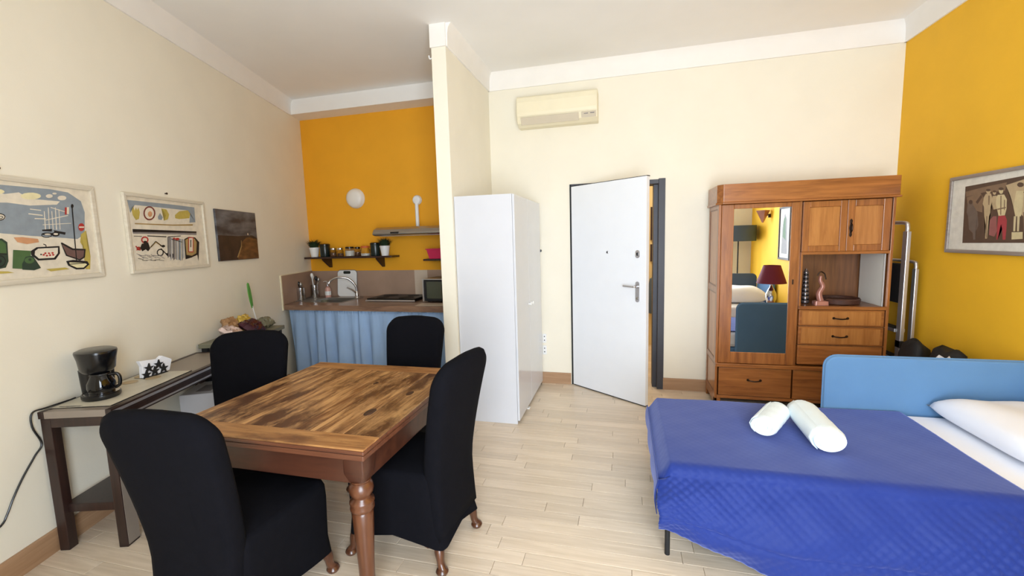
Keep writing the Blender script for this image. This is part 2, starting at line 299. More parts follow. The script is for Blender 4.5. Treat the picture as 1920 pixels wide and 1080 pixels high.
ART1 = [
('bluegrey',[(-.087,1.908),(.116,1.917),(.366,1.923),(.461,1.916),(.531,1.874),(.546,1.812),(.527,1.684),(.479,1.656),(.371,1.664),(.225,1.672),(.083,1.684),(-.116,1.696)]),
('paper',[(-.095,1.85),(.072,1.885),(.137,1.874),(.203,1.889),(.252,1.862),(.408,1.862),(.388,1.843),(.247,1.827),(.145,1.833),(-.099,1.818)]),
('cream',[(.31,1.881),(.304,1.873),(.288,1.865),(.267,1.86),(.244,1.858),(.225,1.859),(.212,1.864),(.208,1.871),(.214,1.879),(.229,1.887),(.249,1.892),(.272,1.895),(.292,1.893),(.306,1.889)]),
('cream',[(.139,1.885),(.135,1.88),(.125,1.875),(.113,1.871),(.099,1.869),(.087,1.871),(.079,1.874),(.077,1.879),(.081,1.884),(.09,1.889),(.102,1.893),(.116,1.895),(.128,1.894),(.136,1.89)]),
('cream',[(.033,1.881),(.028,1.874),(.017,1.868),(.002,1.864),(-.015,1.862),(-.029,1.863),(-.038,1.867),(-.041,1.873),(-.036,1.879),(-.026,1.885),(-.011,1.89),(.006,1.892),(.02,1.891),(.03,1.887)]),
('paper',[(.372,1.887),(.37,1.883),(.364,1.879),(.356,1.876),(.348,1.875),(.341,1.876),(.336,1.879),(.335,1.884),(.337,1.888),(.343,1.892),(.351,1.895),(.359,1.896),(.366,1.895),(.371,1.892)]),
('paper',[(.447,1.884),(.444,1.878),(.436,1.873),(.426,1.87),(.415,1.869),(.405,1.87),(.399,1.874),(.397,1.88),(.4,1.885),(.408,1.891),(.418,1.894),(.429,1.895),(.439,1.894),(.446,1.89)]),
('paper',[(.396,1.903),(.395,1.901),(.391,1.899),(.386,1.897),(.38,1.897),(.376,1.897),(.373,1.899),(.372,1.901),(.373,1.903),(.377,1.905),(.382,1.907),(.387,1.907),(.392,1.907),(.395,1.905)]),
('paper',[(.313,1.802),(.305,1.706),(.31,1.706),(.317,1.803)]),
('paper',[(.337,1.824),(.326,1.706),(.33,1.706),(.341,1.824)]),
('paper',[(.353,1.805),(.346,1.707),(.35,1.707),(.357,1.805)]),
('paper',[(.375,1.827),(.364,1.707),(.369,1.707),(.379,1.827)]),
('paper',[(.393,1.818),(.384,1.707),(.388,1.708),(.397,1.818)]),
('paper',[(.233,1.782),(.303,1.777),(.304,1.783),(.234,1.787)]),
('paper',[(.244,1.807),(.299,1.804),(.3,1.808),(.245,1.811)]),
('paper',[(.26,1.759),(.317,1.76),(.318,1.765),(.261,1.764)]),
('paper',[(.351,1.823),(.435,1.803),(.437,1.807),(.352,1.827)]),
('paper',[(.316,1.754),(.443,1.786),(.442,1.79),(.316,1.758)]),
('paper',[(.296,1.729),(.454,1.743),(.455,1.746),(.296,1.732)]),
('black',[(.289,1.705),(.343,1.71),(.339,1.696),(.29,1.697)]),
('black',[(.351,1.703),(.415,1.693),(.41,1.679),(.351,1.691)]),
('black',[(.346,1.683),(.342,1.68),(.333,1.677),(.32,1.675),(.306,1.675),(.294,1.676),(.285,1.679),(.283,1.682),(.286,1.685),(.295,1.688),(.308,1.69),(.322,1.69),(.335,1.689),(.343,1.686)]),
('black',[(.334,1.678),(.332,1.674),(.335,1.672),(.338,1.676)]),
('black',[(.333,1.674),(.327,1.671),(.329,1.667),(.335,1.671)]),
('black',[(.328,1.671),(.32,1.668),(.321,1.665),(.329,1.667)]),
('black',[(.321,1.669),(.312,1.667),(.312,1.663),(.321,1.664)]),
('black',[(.312,1.667),(.303,1.667),(.302,1.663),(.312,1.663)]),
('black',[(.303,1.667),(.295,1.668),(.294,1.664),(.302,1.663)]),
('black',[(.295,1.668),(.289,1.671),(.287,1.667),(.293,1.664)]),
('black',[(.289,1.671),(.285,1.674),(.282,1.671),(.286,1.667)]),
('black',[(.286,1.673),(.285,1.677),(.281,1.675),(.282,1.672)]),
('black',[(.285,1.675),(.287,1.679),(.283,1.681),(.281,1.677)]),
('black',[(.286,1.679),(.291,1.682),(.289,1.685),(.284,1.682)]),
('black',[(.29,1.682),(.298,1.685),(.297,1.688),(.29,1.686)]),
('black',[(.297,1.684),(.306,1.686),(.306,1.69),(.297,1.689)]),
('black',[(.306,1.686),(.315,1.686),(.316,1.69),(.306,1.69)]),
('black',[(.315,1.686),(.323,1.685),(.324,1.689),(.316,1.69)]),
('black',[(.323,1.685),(.33,1.682),(.332,1.686),(.325,1.689)]),
('black',[(.329,1.683),(.333,1.679),(.336,1.683),(.332,1.686)]),
('black',[(.333,1.68),(.334,1.676),(.338,1.678),(.337,1.682)]),
('black',[(.379,1.682),(.376,1.676),(.369,1.672),(.359,1.67),(.349,1.67),(.341,1.672),(.335,1.676),(.334,1.681),(.337,1.686),(.343,1.69),(.353,1.693),(.363,1.693),(.371,1.691),(.377,1.687)]),
('paper',[(.371,1.683),(.369,1.681),(.366,1.679),(.36,1.678),(.354,1.678),(.349,1.679),(.346,1.681),(.345,1.683),(.347,1.685),(.351,1.687),(.356,1.688),(.362,1.688),(.367,1.687),(.37,1.685)]),
('paper',[(.33,1.681),(.329,1.679),(.324,1.678),(.317,1.677),(.309,1.677),(.303,1.677),(.299,1.679),(.297,1.681),(.299,1.682),(.304,1.684),(.311,1.685),(.318,1.685),(.325,1.684),(.329,1.683)]),
('paper',[(.125,1.761),(.122,1.754),(.114,1.749),(.104,1.745),(.093,1.745),(.083,1.747),(.077,1.752),(.076,1.759),(.079,1.765),(.087,1.771),(.097,1.774),(.108,1.775),(.117,1.773),(.124,1.768)]),
('black',[(.121,1.763),(.118,1.758),(.122,1.757),(.124,1.762)]),
('black',[(.119,1.759),(.114,1.754),(.117,1.751),(.122,1.756)]),
('black',[(.115,1.754),(.108,1.751),(.11,1.747),(.116,1.75)]),
('black',[(.109,1.751),(.101,1.749),(.101,1.744),(.109,1.746)]),
('black',[(.101,1.749),(.093,1.748),(.093,1.744),(.101,1.744)]),
('black',[(.094,1.748),(.086,1.75),(.085,1.745),(.092,1.744)]),
('black',[(.087,1.75),(.081,1.753),(.079,1.749),(.085,1.746)]),
('black',[(.082,1.752),(.078,1.757),(.075,1.753),(.078,1.749)]),
('black',[(.079,1.756),(.078,1.761),(.074,1.759),(.075,1.754)]),
('black',[(.078,1.76),(.08,1.765),(.076,1.766),(.074,1.761)]),
('black',[(.08,1.764),(.084,1.769),(.082,1.772),(.077,1.767)]),
('black',[(.083,1.768),(.09,1.772),(.089,1.776),(.082,1.772)]),
('black',[(.09,1.772),(.097,1.774),(.097,1.778),(.089,1.776)]),
('black',[(.097,1.774),(.105,1.774),(.106,1.779),(.098,1.778)]),
('black',[(.105,1.774),(.112,1.773),(.113,1.777),(.106,1.779)]),
('black',[(.111,1.773),(.117,1.77),(.12,1.774),(.114,1.777)]),
('black',[(.117,1.77),(.12,1.766),(.124,1.769),(.12,1.774)]),
('black',[(.12,1.767),(.12,1.762),(.125,1.763),(.124,1.768)]),
('black',[(.111,1.761),(.11,1.759),(.113,1.758),(.114,1.76)]),
('black',[(.111,1.76),(.108,1.758),(.109,1.755),(.112,1.757)]),
('black',[(.109,1.758),(.105,1.756),(.105,1.753),(.109,1.755)]),
('black',[(.105,1.756),(.1,1.755),(.1,1.752),(.105,1.753)]),
('black',[(.101,1.755),(.096,1.755),(.095,1.752),(.1,1.752)]),
('black',[(.096,1.755),(.092,1.756),(.091,1.753),(.095,1.752)]),
('black',[(.092,1.756),(.089,1.757),(.087,1.754),(.091,1.753)]),
('black',[(.089,1.757),(.087,1.758),(.085,1.756),(.087,1.754)]),
('black',[(.087,1.758),(.087,1.76),(.084,1.758),(.085,1.756)]),
('black',[(.087,1.759),(.088,1.761),(.085,1.762),(.084,1.76)]),
('black',[(.087,1.76),(.09,1.762),(.088,1.764),(.086,1.762)]),
('black',[(.089,1.762),(.093,1.763),(.093,1.766),(.089,1.765)]),
('black',[(.093,1.763),(.097,1.764),(.097,1.767),(.093,1.766)]),
('black',[(.097,1.764),(.102,1.764),(.102,1.767),(.098,1.767)]),
('black',[(.102,1.764),(.106,1.764),(.107,1.767),(.103,1.767)]),
('black',[(.106,1.764),(.109,1.763),(.111,1.766),(.107,1.767)]),
('black',[(.109,1.763),(.111,1.761),(.113,1.764),(.111,1.766)]),
('black',[(.111,1.762),(.111,1.76),(.114,1.761),(.113,1.763)]),
('orange',[(.146,1.663),(.186,1.665),(.261,1.656),(.263,1.639),(.203,1.63),(.16,1.64)]),
('ochre',[(.502,1.683),(.537,1.707),(.532,1.619),(.543,1.554),(.53,1.48),(.502,1.482),(.51,1.601),(.491,1.638)]),
('ochre',[(.279,1.497),(.382,1.499),(.408,1.489),(.302,1.483)]),
('ochre',[(-.141,1.515),(.097,1.498),(.124,1.489),(-.01,1.489),(-.144,1.498)]),
('green',[(.135,1.602),(.217,1.595),(.2,1.502),(.119,1.511)]),
('darkgreen',[(.165,1.529),(.187,1.566),(.222,1.571),(.239,1.525),(.254,1.505),(.219,1.495),(.163,1.502)]),
('green',[(.226,1.546),(.223,1.539),(.215,1.533),(.206,1.531),(.196,1.531),(.187,1.535),(.182,1.541),(.18,1.548),(.184,1.555),(.191,1.56),(.2,1.563),(.21,1.562),(.219,1.559),(.225,1.553)]),
('darkgreen',[(.213,1.55),(.212,1.548),(.21,1.545),(.207,1.544),(.203,1.545),(.2,1.546),(.199,1.548),(.198,1.551),(.199,1.554),(.202,1.556),(.205,1.557),(.208,1.557),(.211,1.556),(.213,1.553)]),
('black',[(.217,1.595),(.247,1.613),(.368,1.618),(.365,1.578),(.336,1.545),(.245,1.544),(.215,1.575)]),
('paper',[(.237,1.594),(.254,1.606),(.358,1.609),(.353,1.579),(.329,1.555),(.251,1.554),(.232,1.574)]),
('red',[(.284,1.572),(.282,1.569),(.277,1.568),(.272,1.569),(.271,1.573),(.273,1.576),(.278,1.578),(.283,1.576)]),
('red',[(.3,1.568),(.297,1.564),(.292,1.563),(.288,1.564),(.287,1.568),(.289,1.572),(.294,1.573),(.298,1.571)]),
('red',[(.317,1.57),(.314,1.566),(.309,1.565),(.305,1.566),(.303,1.57),(.306,1.573),(.311,1.575),(.315,1.573)]),
('red',[(.334,1.571),(.331,1.567),(.326,1.566),(.322,1.567),(.32,1.571),(.323,1.575),(.328,1.576),(.332,1.574)]),
('red',[(.293,1.58),(.291,1.577),(.286,1.576),(.282,1.577),(.28,1.581),(.283,1.584),(.288,1.586),(.292,1.584)]),
('red',[(.312,1.58),(.31,1.576),(.305,1.575),(.301,1.577),(.299,1.58),(.302,1.584),(.306,1.585),(.311,1.583)]),
('red',[(.331,1.581),(.329,1.577),(.324,1.576),(.319,1.578),(.318,1.581),(.32,1.585),(.325,1.586),(.33,1.585)]),
('black',[(.27,1.574),(.268,1.572),(.263,1.571),(.26,1.572),(.259,1.575),(.261,1.578),(.265,1.579),(.268,1.577)]),
('black',[(.298,1.612),(.298,1.624),(.294,1.624),(.293,1.612)]),
('black',[(.297,1.626),(.284,1.631),(.282,1.627),(.295,1.622)]),
('black',[(.377,1.635),(.384,1.637),(.443,1.603),(.519,1.599),(.507,1.55),(.475,1.533),(.396,1.563)]),
('brown',[(.383,1.626),(.437,1.594),(.508,1.59),(.498,1.554),(.472,1.541),(.403,1.568)]),
('black',[(.468,1.842),(.45,1.531),(.456,1.531),(.475,1.843)]),
('black',[(.481,1.842),(.479,1.836),(.476,1.832),(.472,1.829),(.469,1.829),(.466,1.831),(.464,1.835),(.464,1.84),(.466,1.846),(.469,1.85),(.472,1.853),(.476,1.853),(.479,1.851),(.481,1.847)]),
('red',[(.429,1.831),(.44,1.832),(.434,1.792),(.423,1.791)]),
('paper',[(.44,1.833),(.453,1.834),(.447,1.795),(.434,1.795)]),
('red',[(.53,1.725),(.524,1.711),(.513,1.702),(.501,1.702),(.493,1.71),(.491,1.724),(.497,1.738),(.508,1.746),(.52,1.747),(.528,1.739)]),
('paper',[(.497,1.728),(.529,1.729),(.527,1.721),(.496,1.72)]),
('black',[(.392,1.534),(.434,1.539),(.519,1.527),(.528,1.508),(.492,1.483),(.444,1.484),(.401,1.508)]),
('cream',[(.409,1.526),(.498,1.519),(.514,1.509),(.489,1.492),(.45,1.493),(.411,1.513)]),
('black',[(.402,1.513),(.522,1.516),(.522,1.52),(.403,1.518)]),
('darkgreen',[(.02,1.655),(.093,1.658),(.114,1.64),(.106,1.547),(.09,1.517),(.058,1.512),(.0,1.516)]),
('green',[(.025,1.646),(.088,1.649),(.106,1.632),(.103,1.586),(.017,1.592)]),
('green',[(.095,1.619),(.092,1.611),(.086,1.606),(.078,1.603),(.071,1.603),(.064,1.606),(.06,1.612),(.06,1.619),(.062,1.626),(.068,1.632),(.075,1.635),(.083,1.635),(.09,1.632),(.094,1.626)]),
('black',[(.09,1.549),(.087,1.54),(.092,1.539),(.094,1.548)]),
('black',[(.088,1.541),(.082,1.533),(.086,1.53),(.091,1.538)]),
('black',[(.083,1.534),(.076,1.528),(.079,1.524),(.086,1.53)]),
('black',[(.077,1.529),(.069,1.526),(.07,1.521),(.078,1.524)]),
('black',[(.07,1.526),(.062,1.527),(.061,1.522),(.069,1.521)]),
('black',[(.063,1.527),(.056,1.53),(.053,1.525),(.06,1.522)]),
('black',[(.056,1.53),(.051,1.536),(.048,1.532),(.053,1.526)]),
('black',[(.052,1.535),(.049,1.543),(.044,1.54),(.047,1.533)]),
('black',[(.049,1.542),(.049,1.551),(.044,1.55),(.044,1.541)]),
('black',[(.049,1.55),(.051,1.558),(.047,1.56),(.044,1.551)]),
('black',[(.051,1.558),(.056,1.565),(.052,1.568),(.047,1.56)]),
('black',[(.055,1.564),(.062,1.57),(.06,1.574),(.053,1.569)]),
('black',[(.061,1.569),(.069,1.572),(.068,1.577),(.06,1.574)]),
('black',[(.068,1.572),(.076,1.572),(.077,1.577),(.069,1.577)]),
('black',[(.075,1.572),(.083,1.569),(.085,1.574),(.078,1.577)]),
('black',[(.082,1.569),(.087,1.563),(.091,1.567),(.085,1.573)]),
('black',[(.087,1.564),(.09,1.556),(.094,1.558),(.091,1.566)]),
('black',[(.09,1.557),(.09,1.548),(.095,1.548),(.094,1.557)]),
('black',[(.077,1.549),(.074,1.543),(.068,1.54),(.062,1.543),(.061,1.55),(.064,1.556),(.07,1.558),(.076,1.555)]),
('black',[(.017,1.587),(.103,1.579),(.104,1.584),(.017,1.591)]),
('brown',[(-.111,1.613),(-.038,1.641),(-.005,1.611),(-.028,1.539),(-.11,1.537)]),
('ochre',[(-.035,1.572),(-.04,1.563),(-.049,1.555),(-.061,1.551),(-.075,1.552),(-.085,1.557),(-.092,1.565),(-.094,1.575),(-.09,1.584),(-.081,1.592),(-.068,1.596),(-.055,1.595),(-.044,1.591),(-.037,1.582)]),
('black',[(-.037,1.573),(-.04,1.565),(-.036,1.564),(-.034,1.572)]),
('black',[(-.039,1.566),(-.045,1.559),(-.043,1.556),(-.037,1.563)]),
('black',[(-.045,1.56),(-.054,1.555),(-.052,1.551),(-.044,1.556)]),
('black',[(-.053,1.555),(-.063,1.553),(-.063,1.549),(-.053,1.551)]),
('black',[(-.063,1.553),(-.073,1.554),(-.073,1.549),(-.063,1.549)]),
('black',[(-.072,1.554),(-.082,1.557),(-.083,1.553),(-.074,1.55)]),
('black',[(-.081,1.557),(-.088,1.562),(-.09,1.558),(-.083,1.553)]),
('black',[(-.088,1.561),(-.092,1.568),(-.095,1.566),(-.091,1.559)]),
('black',[(-.091,1.567),(-.092,1.575),(-.096,1.574),(-.095,1.566)]),
('black',[(-.092,1.574),(-.089,1.582),(-.093,1.583),(-.095,1.575)]),
('black',[(-.09,1.581),(-.084,1.587),(-.086,1.59),(-.092,1.584)]),
('black',[(-.085,1.587),(-.076,1.592),(-.077,1.595),(-.086,1.591)]),
('black',[(-.077,1.591),(-.067,1.594),(-.067,1.598),(-.077,1.596)]),
('black',[(-.067,1.594),(-.057,1.594),(-.056,1.598),(-.067,1.598)]),
('black',[(-.057,1.594),(-.048,1.591),(-.047,1.595),(-.056,1.598)]),
('black',[(-.049,1.591),(-.041,1.585),(-.039,1.589),(-.046,1.595)]),
('black',[(-.042,1.586),(-.037,1.579),(-.034,1.582),(-.039,1.589)]),
('black',[(-.038,1.58),(-.037,1.572),(-.033,1.573),(-.034,1.581)]),
]
ART2 = [
('bluegrey',[(.856,1.911),(1.262,1.913),(1.497,1.91),(1.491,1.792),(1.421,1.786),(1.442,1.862),(1.409,1.881),(.912,1.883),(.881,1.864),(.868,1.827)]),
('ochre',[(.883,1.846),(.9,1.87),(.906,1.845),(.92,1.869),(.927,1.849),(.941,1.869),(.948,1.837),(.934,1.792),(.907,1.783),(.886,1.813)]),
('darkred',[(1.084,1.838),(1.079,1.823),(1.069,1.808),(1.055,1.797),(1.039,1.789),(1.022,1.786),(1.006,1.787),(.992,1.794),(.982,1.804),(.977,1.817),(.977,1.832),(.981,1.847),(.991,1.861),(1.004,1.873),(1.02,1.881),(1.037,1.884),(1.053,1.883),(1.067,1.877),(1.078,1.867),(1.084,1.854)]),
('paper',[(1.071,1.838),(1.067,1.825),(1.059,1.814),(1.049,1.804),(1.036,1.798),(1.023,1.796),(1.011,1.797),(1.001,1.802),(.993,1.81),(.989,1.821),(.989,1.833),(.993,1.845),(1.0,1.856),(1.01,1.865),(1.022,1.872),(1.035,1.874),(1.048,1.873),(1.059,1.869),(1.066,1.86),(1.071,1.85)]),
('orange',[(1.054,1.831),(1.05,1.821),(1.041,1.813),(1.031,1.81),(1.022,1.812),(1.016,1.819),(1.014,1.829),(1.019,1.839),(1.027,1.846),(1.037,1.85),(1.047,1.848),(1.053,1.841)]),
('bluegrey',[(1.127,1.843),(1.15,1.814),(1.134,1.793),(1.105,1.796),(1.102,1.814)]),
('ochre',[(1.144,1.875),(1.193,1.873),(1.215,1.837),(1.197,1.801),(1.157,1.79),(1.18,1.829),(1.169,1.856)]),
('ochre',[(1.273,1.837),(1.321,1.867),(1.418,1.882),(1.441,1.856),(1.426,1.821),(1.311,1.808),(1.272,1.813)]),
('tan',[(.894,1.763),(1.239,1.765),(1.46,1.776),(1.455,1.763),(1.237,1.756),(.895,1.755)]),
('black',[(.87,1.723),(1.492,1.719),(1.49,1.706),(.869,1.703)]),
('grey',[(.869,1.703),(1.49,1.706),(1.488,1.691),(.87,1.692)]),
('black',[(.873,1.674),(.939,1.673),(.939,1.677),(.874,1.678)]),
('black',[(.986,1.676),(1.161,1.67),(1.162,1.677),(.988,1.682)]),
('red',[(.983,1.653),(.977,1.643),(.989,1.641),(.994,1.65)]),
('red',[(.98,1.646),(.969,1.639),(.976,1.631),(.987,1.638)]),
('red',[(.971,1.64),(.957,1.637),(.959,1.628),(.973,1.63)]),
('red',[(.96,1.637),(.947,1.64),(.943,1.63),(.956,1.628)]),
('red',[(.95,1.639),(.941,1.646),(.932,1.639),(.94,1.631)]),
('red',[(.942,1.643),(.94,1.653),(.928,1.65),(.93,1.641)]),
('red',[(.94,1.65),(.945,1.66),(.934,1.663),(.929,1.653)]),
('red',[(.943,1.658),(.954,1.665),(.947,1.672),(.936,1.665)]),
('red',[(.951,1.664),(.965,1.666),(.963,1.676),(.949,1.673)]),
('red',[(.962,1.666),(.975,1.664),(.979,1.673),(.966,1.676)]),
('red',[(.973,1.665),(.982,1.658),(.991,1.665),(.982,1.672)]),
('red',[(.98,1.66),(.982,1.65),(.995,1.653),(.992,1.663)]),
('darkred',[(.922,1.593),(.915,1.584),(.899,1.581),(.885,1.585),(.881,1.594),(.888,1.603),(.903,1.606),(.918,1.602)]),
('black',[(.931,1.625),(.987,1.635),(.999,1.592),(.978,1.573),(.959,1.587),(.927,1.574),(.914,1.599)]),
('black',[(.978,1.636),(.972,1.628),(.96,1.625),(.949,1.628),(.945,1.636),(.951,1.643),(.963,1.646),(.974,1.643)]),
('red',[(.874,1.607),(.909,1.578),(.916,1.583),(.881,1.613)]),
('red',[(.884,1.58),(.911,1.604),(.906,1.608),(.878,1.583)]),
('tan',[(1.007,1.597),(1.062,1.634),(1.054,1.641),(.999,1.604)]),
('tan',[(1.054,1.633),(1.108,1.599),(1.117,1.607),(1.063,1.641)]),
('black',[(1.001,1.595),(1.057,1.64),(1.053,1.643),(.997,1.598)]),
('black',[(1.053,1.64),(1.117,1.597),(1.121,1.6),(1.057,1.644)]),
('black',[(1.121,1.6),(1.093,1.614),(1.089,1.611),(1.117,1.597)]),
('black',[(1.108,1.562),(1.104,1.552),(1.114,1.55),(1.118,1.56)]),
('black',[(1.105,1.554),(1.096,1.546),(1.104,1.541),(1.113,1.549)]),
('black',[(1.098,1.547),(1.086,1.544),(1.09,1.536),(1.102,1.54)]),
('black',[(1.088,1.544),(1.076,1.544),(1.075,1.536),(1.087,1.536)]),
('black',[(1.078,1.544),(1.068,1.548),(1.062,1.542),(1.072,1.537)]),
('black',[(1.069,1.547),(1.063,1.555),(1.054,1.551),(1.06,1.543)]),
('black',[(1.063,1.554),(1.062,1.563),(1.052,1.562),(1.053,1.552)]),
('black',[(1.062,1.562),(1.066,1.571),(1.056,1.573),(1.052,1.564)]),
('black',[(1.065,1.57),(1.074,1.577),(1.066,1.582),(1.058,1.575)]),
('black',[(1.072,1.576),(1.084,1.58),(1.08,1.588),(1.068,1.583)]),
('black',[(1.081,1.58),(1.094,1.58),(1.095,1.588),(1.083,1.588)]),
('black',[(1.092,1.58),(1.102,1.576),(1.108,1.583),(1.097,1.587)]),
('black',[(1.101,1.577),(1.107,1.569),(1.117,1.573),(1.11,1.581)]),
('black',[(1.107,1.57),(1.108,1.56),(1.119,1.562),(1.117,1.572)]),
('black',[(1.092,1.588),(1.158,1.526),(1.166,1.531),(1.099,1.592)]),
('black',[(1.139,1.606),(1.132,1.6),(1.119,1.597),(1.107,1.6),(1.102,1.607),(1.109,1.613),(1.122,1.616),(1.134,1.613)]),
('black',[(1.139,1.551),(1.195,1.514),(1.204,1.521),(1.147,1.558)]),
('black',[(1.216,1.536),(1.207,1.525),(1.191,1.521),(1.176,1.526),(1.171,1.538),(1.179,1.549),(1.196,1.553),(1.211,1.548)]),
('grey',[(1.174,1.674),(1.194,1.671),(1.173,1.53),(1.154,1.524)]),
('black',[(1.172,1.674),(1.15,1.52),(1.155,1.52),(1.176,1.674)]),
('silver',[(1.198,1.67),(1.219,1.668),(1.197,1.521),(1.174,1.497)]),
('black',[(1.196,1.67),(1.175,1.515),(1.18,1.515),(1.201,1.67)]),
('grey',[(1.227,1.667),(1.247,1.665),(1.225,1.512),(1.203,1.499)]),
('black',[(1.224,1.667),(1.203,1.511),(1.208,1.51),(1.229,1.667)]),
('silver',[(1.255,1.664),(1.276,1.661),(1.253,1.503),(1.233,1.501)]),
('black',[(1.253,1.664),(1.231,1.506),(1.236,1.506),(1.258,1.664)]),
('bluegrey',[(1.285,1.66),(1.306,1.658),(1.281,1.493),(1.263,1.503)]),
('black',[(1.282,1.66),(1.26,1.501),(1.265,1.501),(1.287,1.66)]),
('silver',[(1.318,1.657),(1.34,1.654),(1.32,1.519),(1.297,1.505)]),
('black',[(1.315,1.657),(1.293,1.496),(1.298,1.496),(1.32,1.657)]),
('red',[(1.291,1.658),(1.283,1.651),(1.266,1.648),(1.25,1.651),(1.245,1.658),(1.252,1.664),(1.269,1.667),(1.285,1.665)]),
('red',[(1.247,1.662),(1.243,1.657),(1.234,1.655),(1.227,1.657),(1.224,1.662),(1.228,1.667),(1.237,1.669),(1.244,1.667)]),
('black',[(1.177,1.671),(1.308,1.679),(1.308,1.684),(1.177,1.676)]),
('black',[(1.205,1.655),(1.316,1.632),(1.319,1.636),(1.207,1.66)]),
('black',[(1.342,1.658),(1.394,1.675),(1.466,1.671),(1.509,1.633),(1.476,1.481),(1.47,1.532),(1.395,1.512),(1.331,1.503)]),
('tan',[(1.351,1.652),(1.392,1.665),(1.457,1.662),(1.478,1.633),(1.46,1.545),(1.406,1.527),(1.347,1.536)]),
('red',[(1.388,1.673),(1.448,1.673),(1.428,1.553),(1.369,1.555)]),
('paper',[(1.396,1.665),(1.437,1.666),(1.421,1.561),(1.379,1.562)]),
('black',[(1.408,1.652),(1.419,1.652),(1.409,1.594),(1.399,1.594)]),
('grey',[(.875,1.559),(.918,1.543),(.92,1.546),(.876,1.562)]),
('grey',[(.89,1.551),(.932,1.524),(.935,1.527),(.892,1.554)]),
('grey',[(.907,1.543),(.954,1.541),(.954,1.545),(.907,1.546)]),
('grey',[(.922,1.535),(.968,1.523),(.97,1.526),(.924,1.538)]),
('grey',[(.942,1.551),(.989,1.54),(.99,1.543),(.944,1.554)]),
('grey',[(.958,1.543),(1.004,1.521),(1.006,1.524),(.961,1.545)]),
('grey',[(.976,1.534),(1.026,1.539),(1.026,1.542),(.976,1.537)]),
('grey',[(.995,1.55),(1.04,1.52),(1.043,1.522),(.998,1.553)]),
('grey',[(1.013,1.541),(1.063,1.537),(1.064,1.541),(1.014,1.545)]),
('grey',[(1.03,1.533),(1.079,1.518),(1.081,1.521),(1.032,1.536)]),
('grey',[(1.051,1.549),(1.101,1.536),(1.103,1.539),(1.053,1.552)]),
('grey',[(1.069,1.541),(1.117,1.516),(1.12,1.519),(1.071,1.544)]),
('black',[(.883,1.527),(.928,1.517),(.929,1.52),(.884,1.53)]),
('black',[(.915,1.512),(.962,1.508),(.963,1.51),(.916,1.515)]),
('black',[(.95,1.512),(.999,1.514),(.999,1.516),(.951,1.514)]),
('black',[(.986,1.511),(1.035,1.504),(1.036,1.507),(.987,1.514)]),
('black',[(1.023,1.51),(1.074,1.51),(1.074,1.513),(1.023,1.513)]),
('black',[(1.06,1.51),(1.111,1.501),(1.112,1.503),(1.061,1.513)]),
]
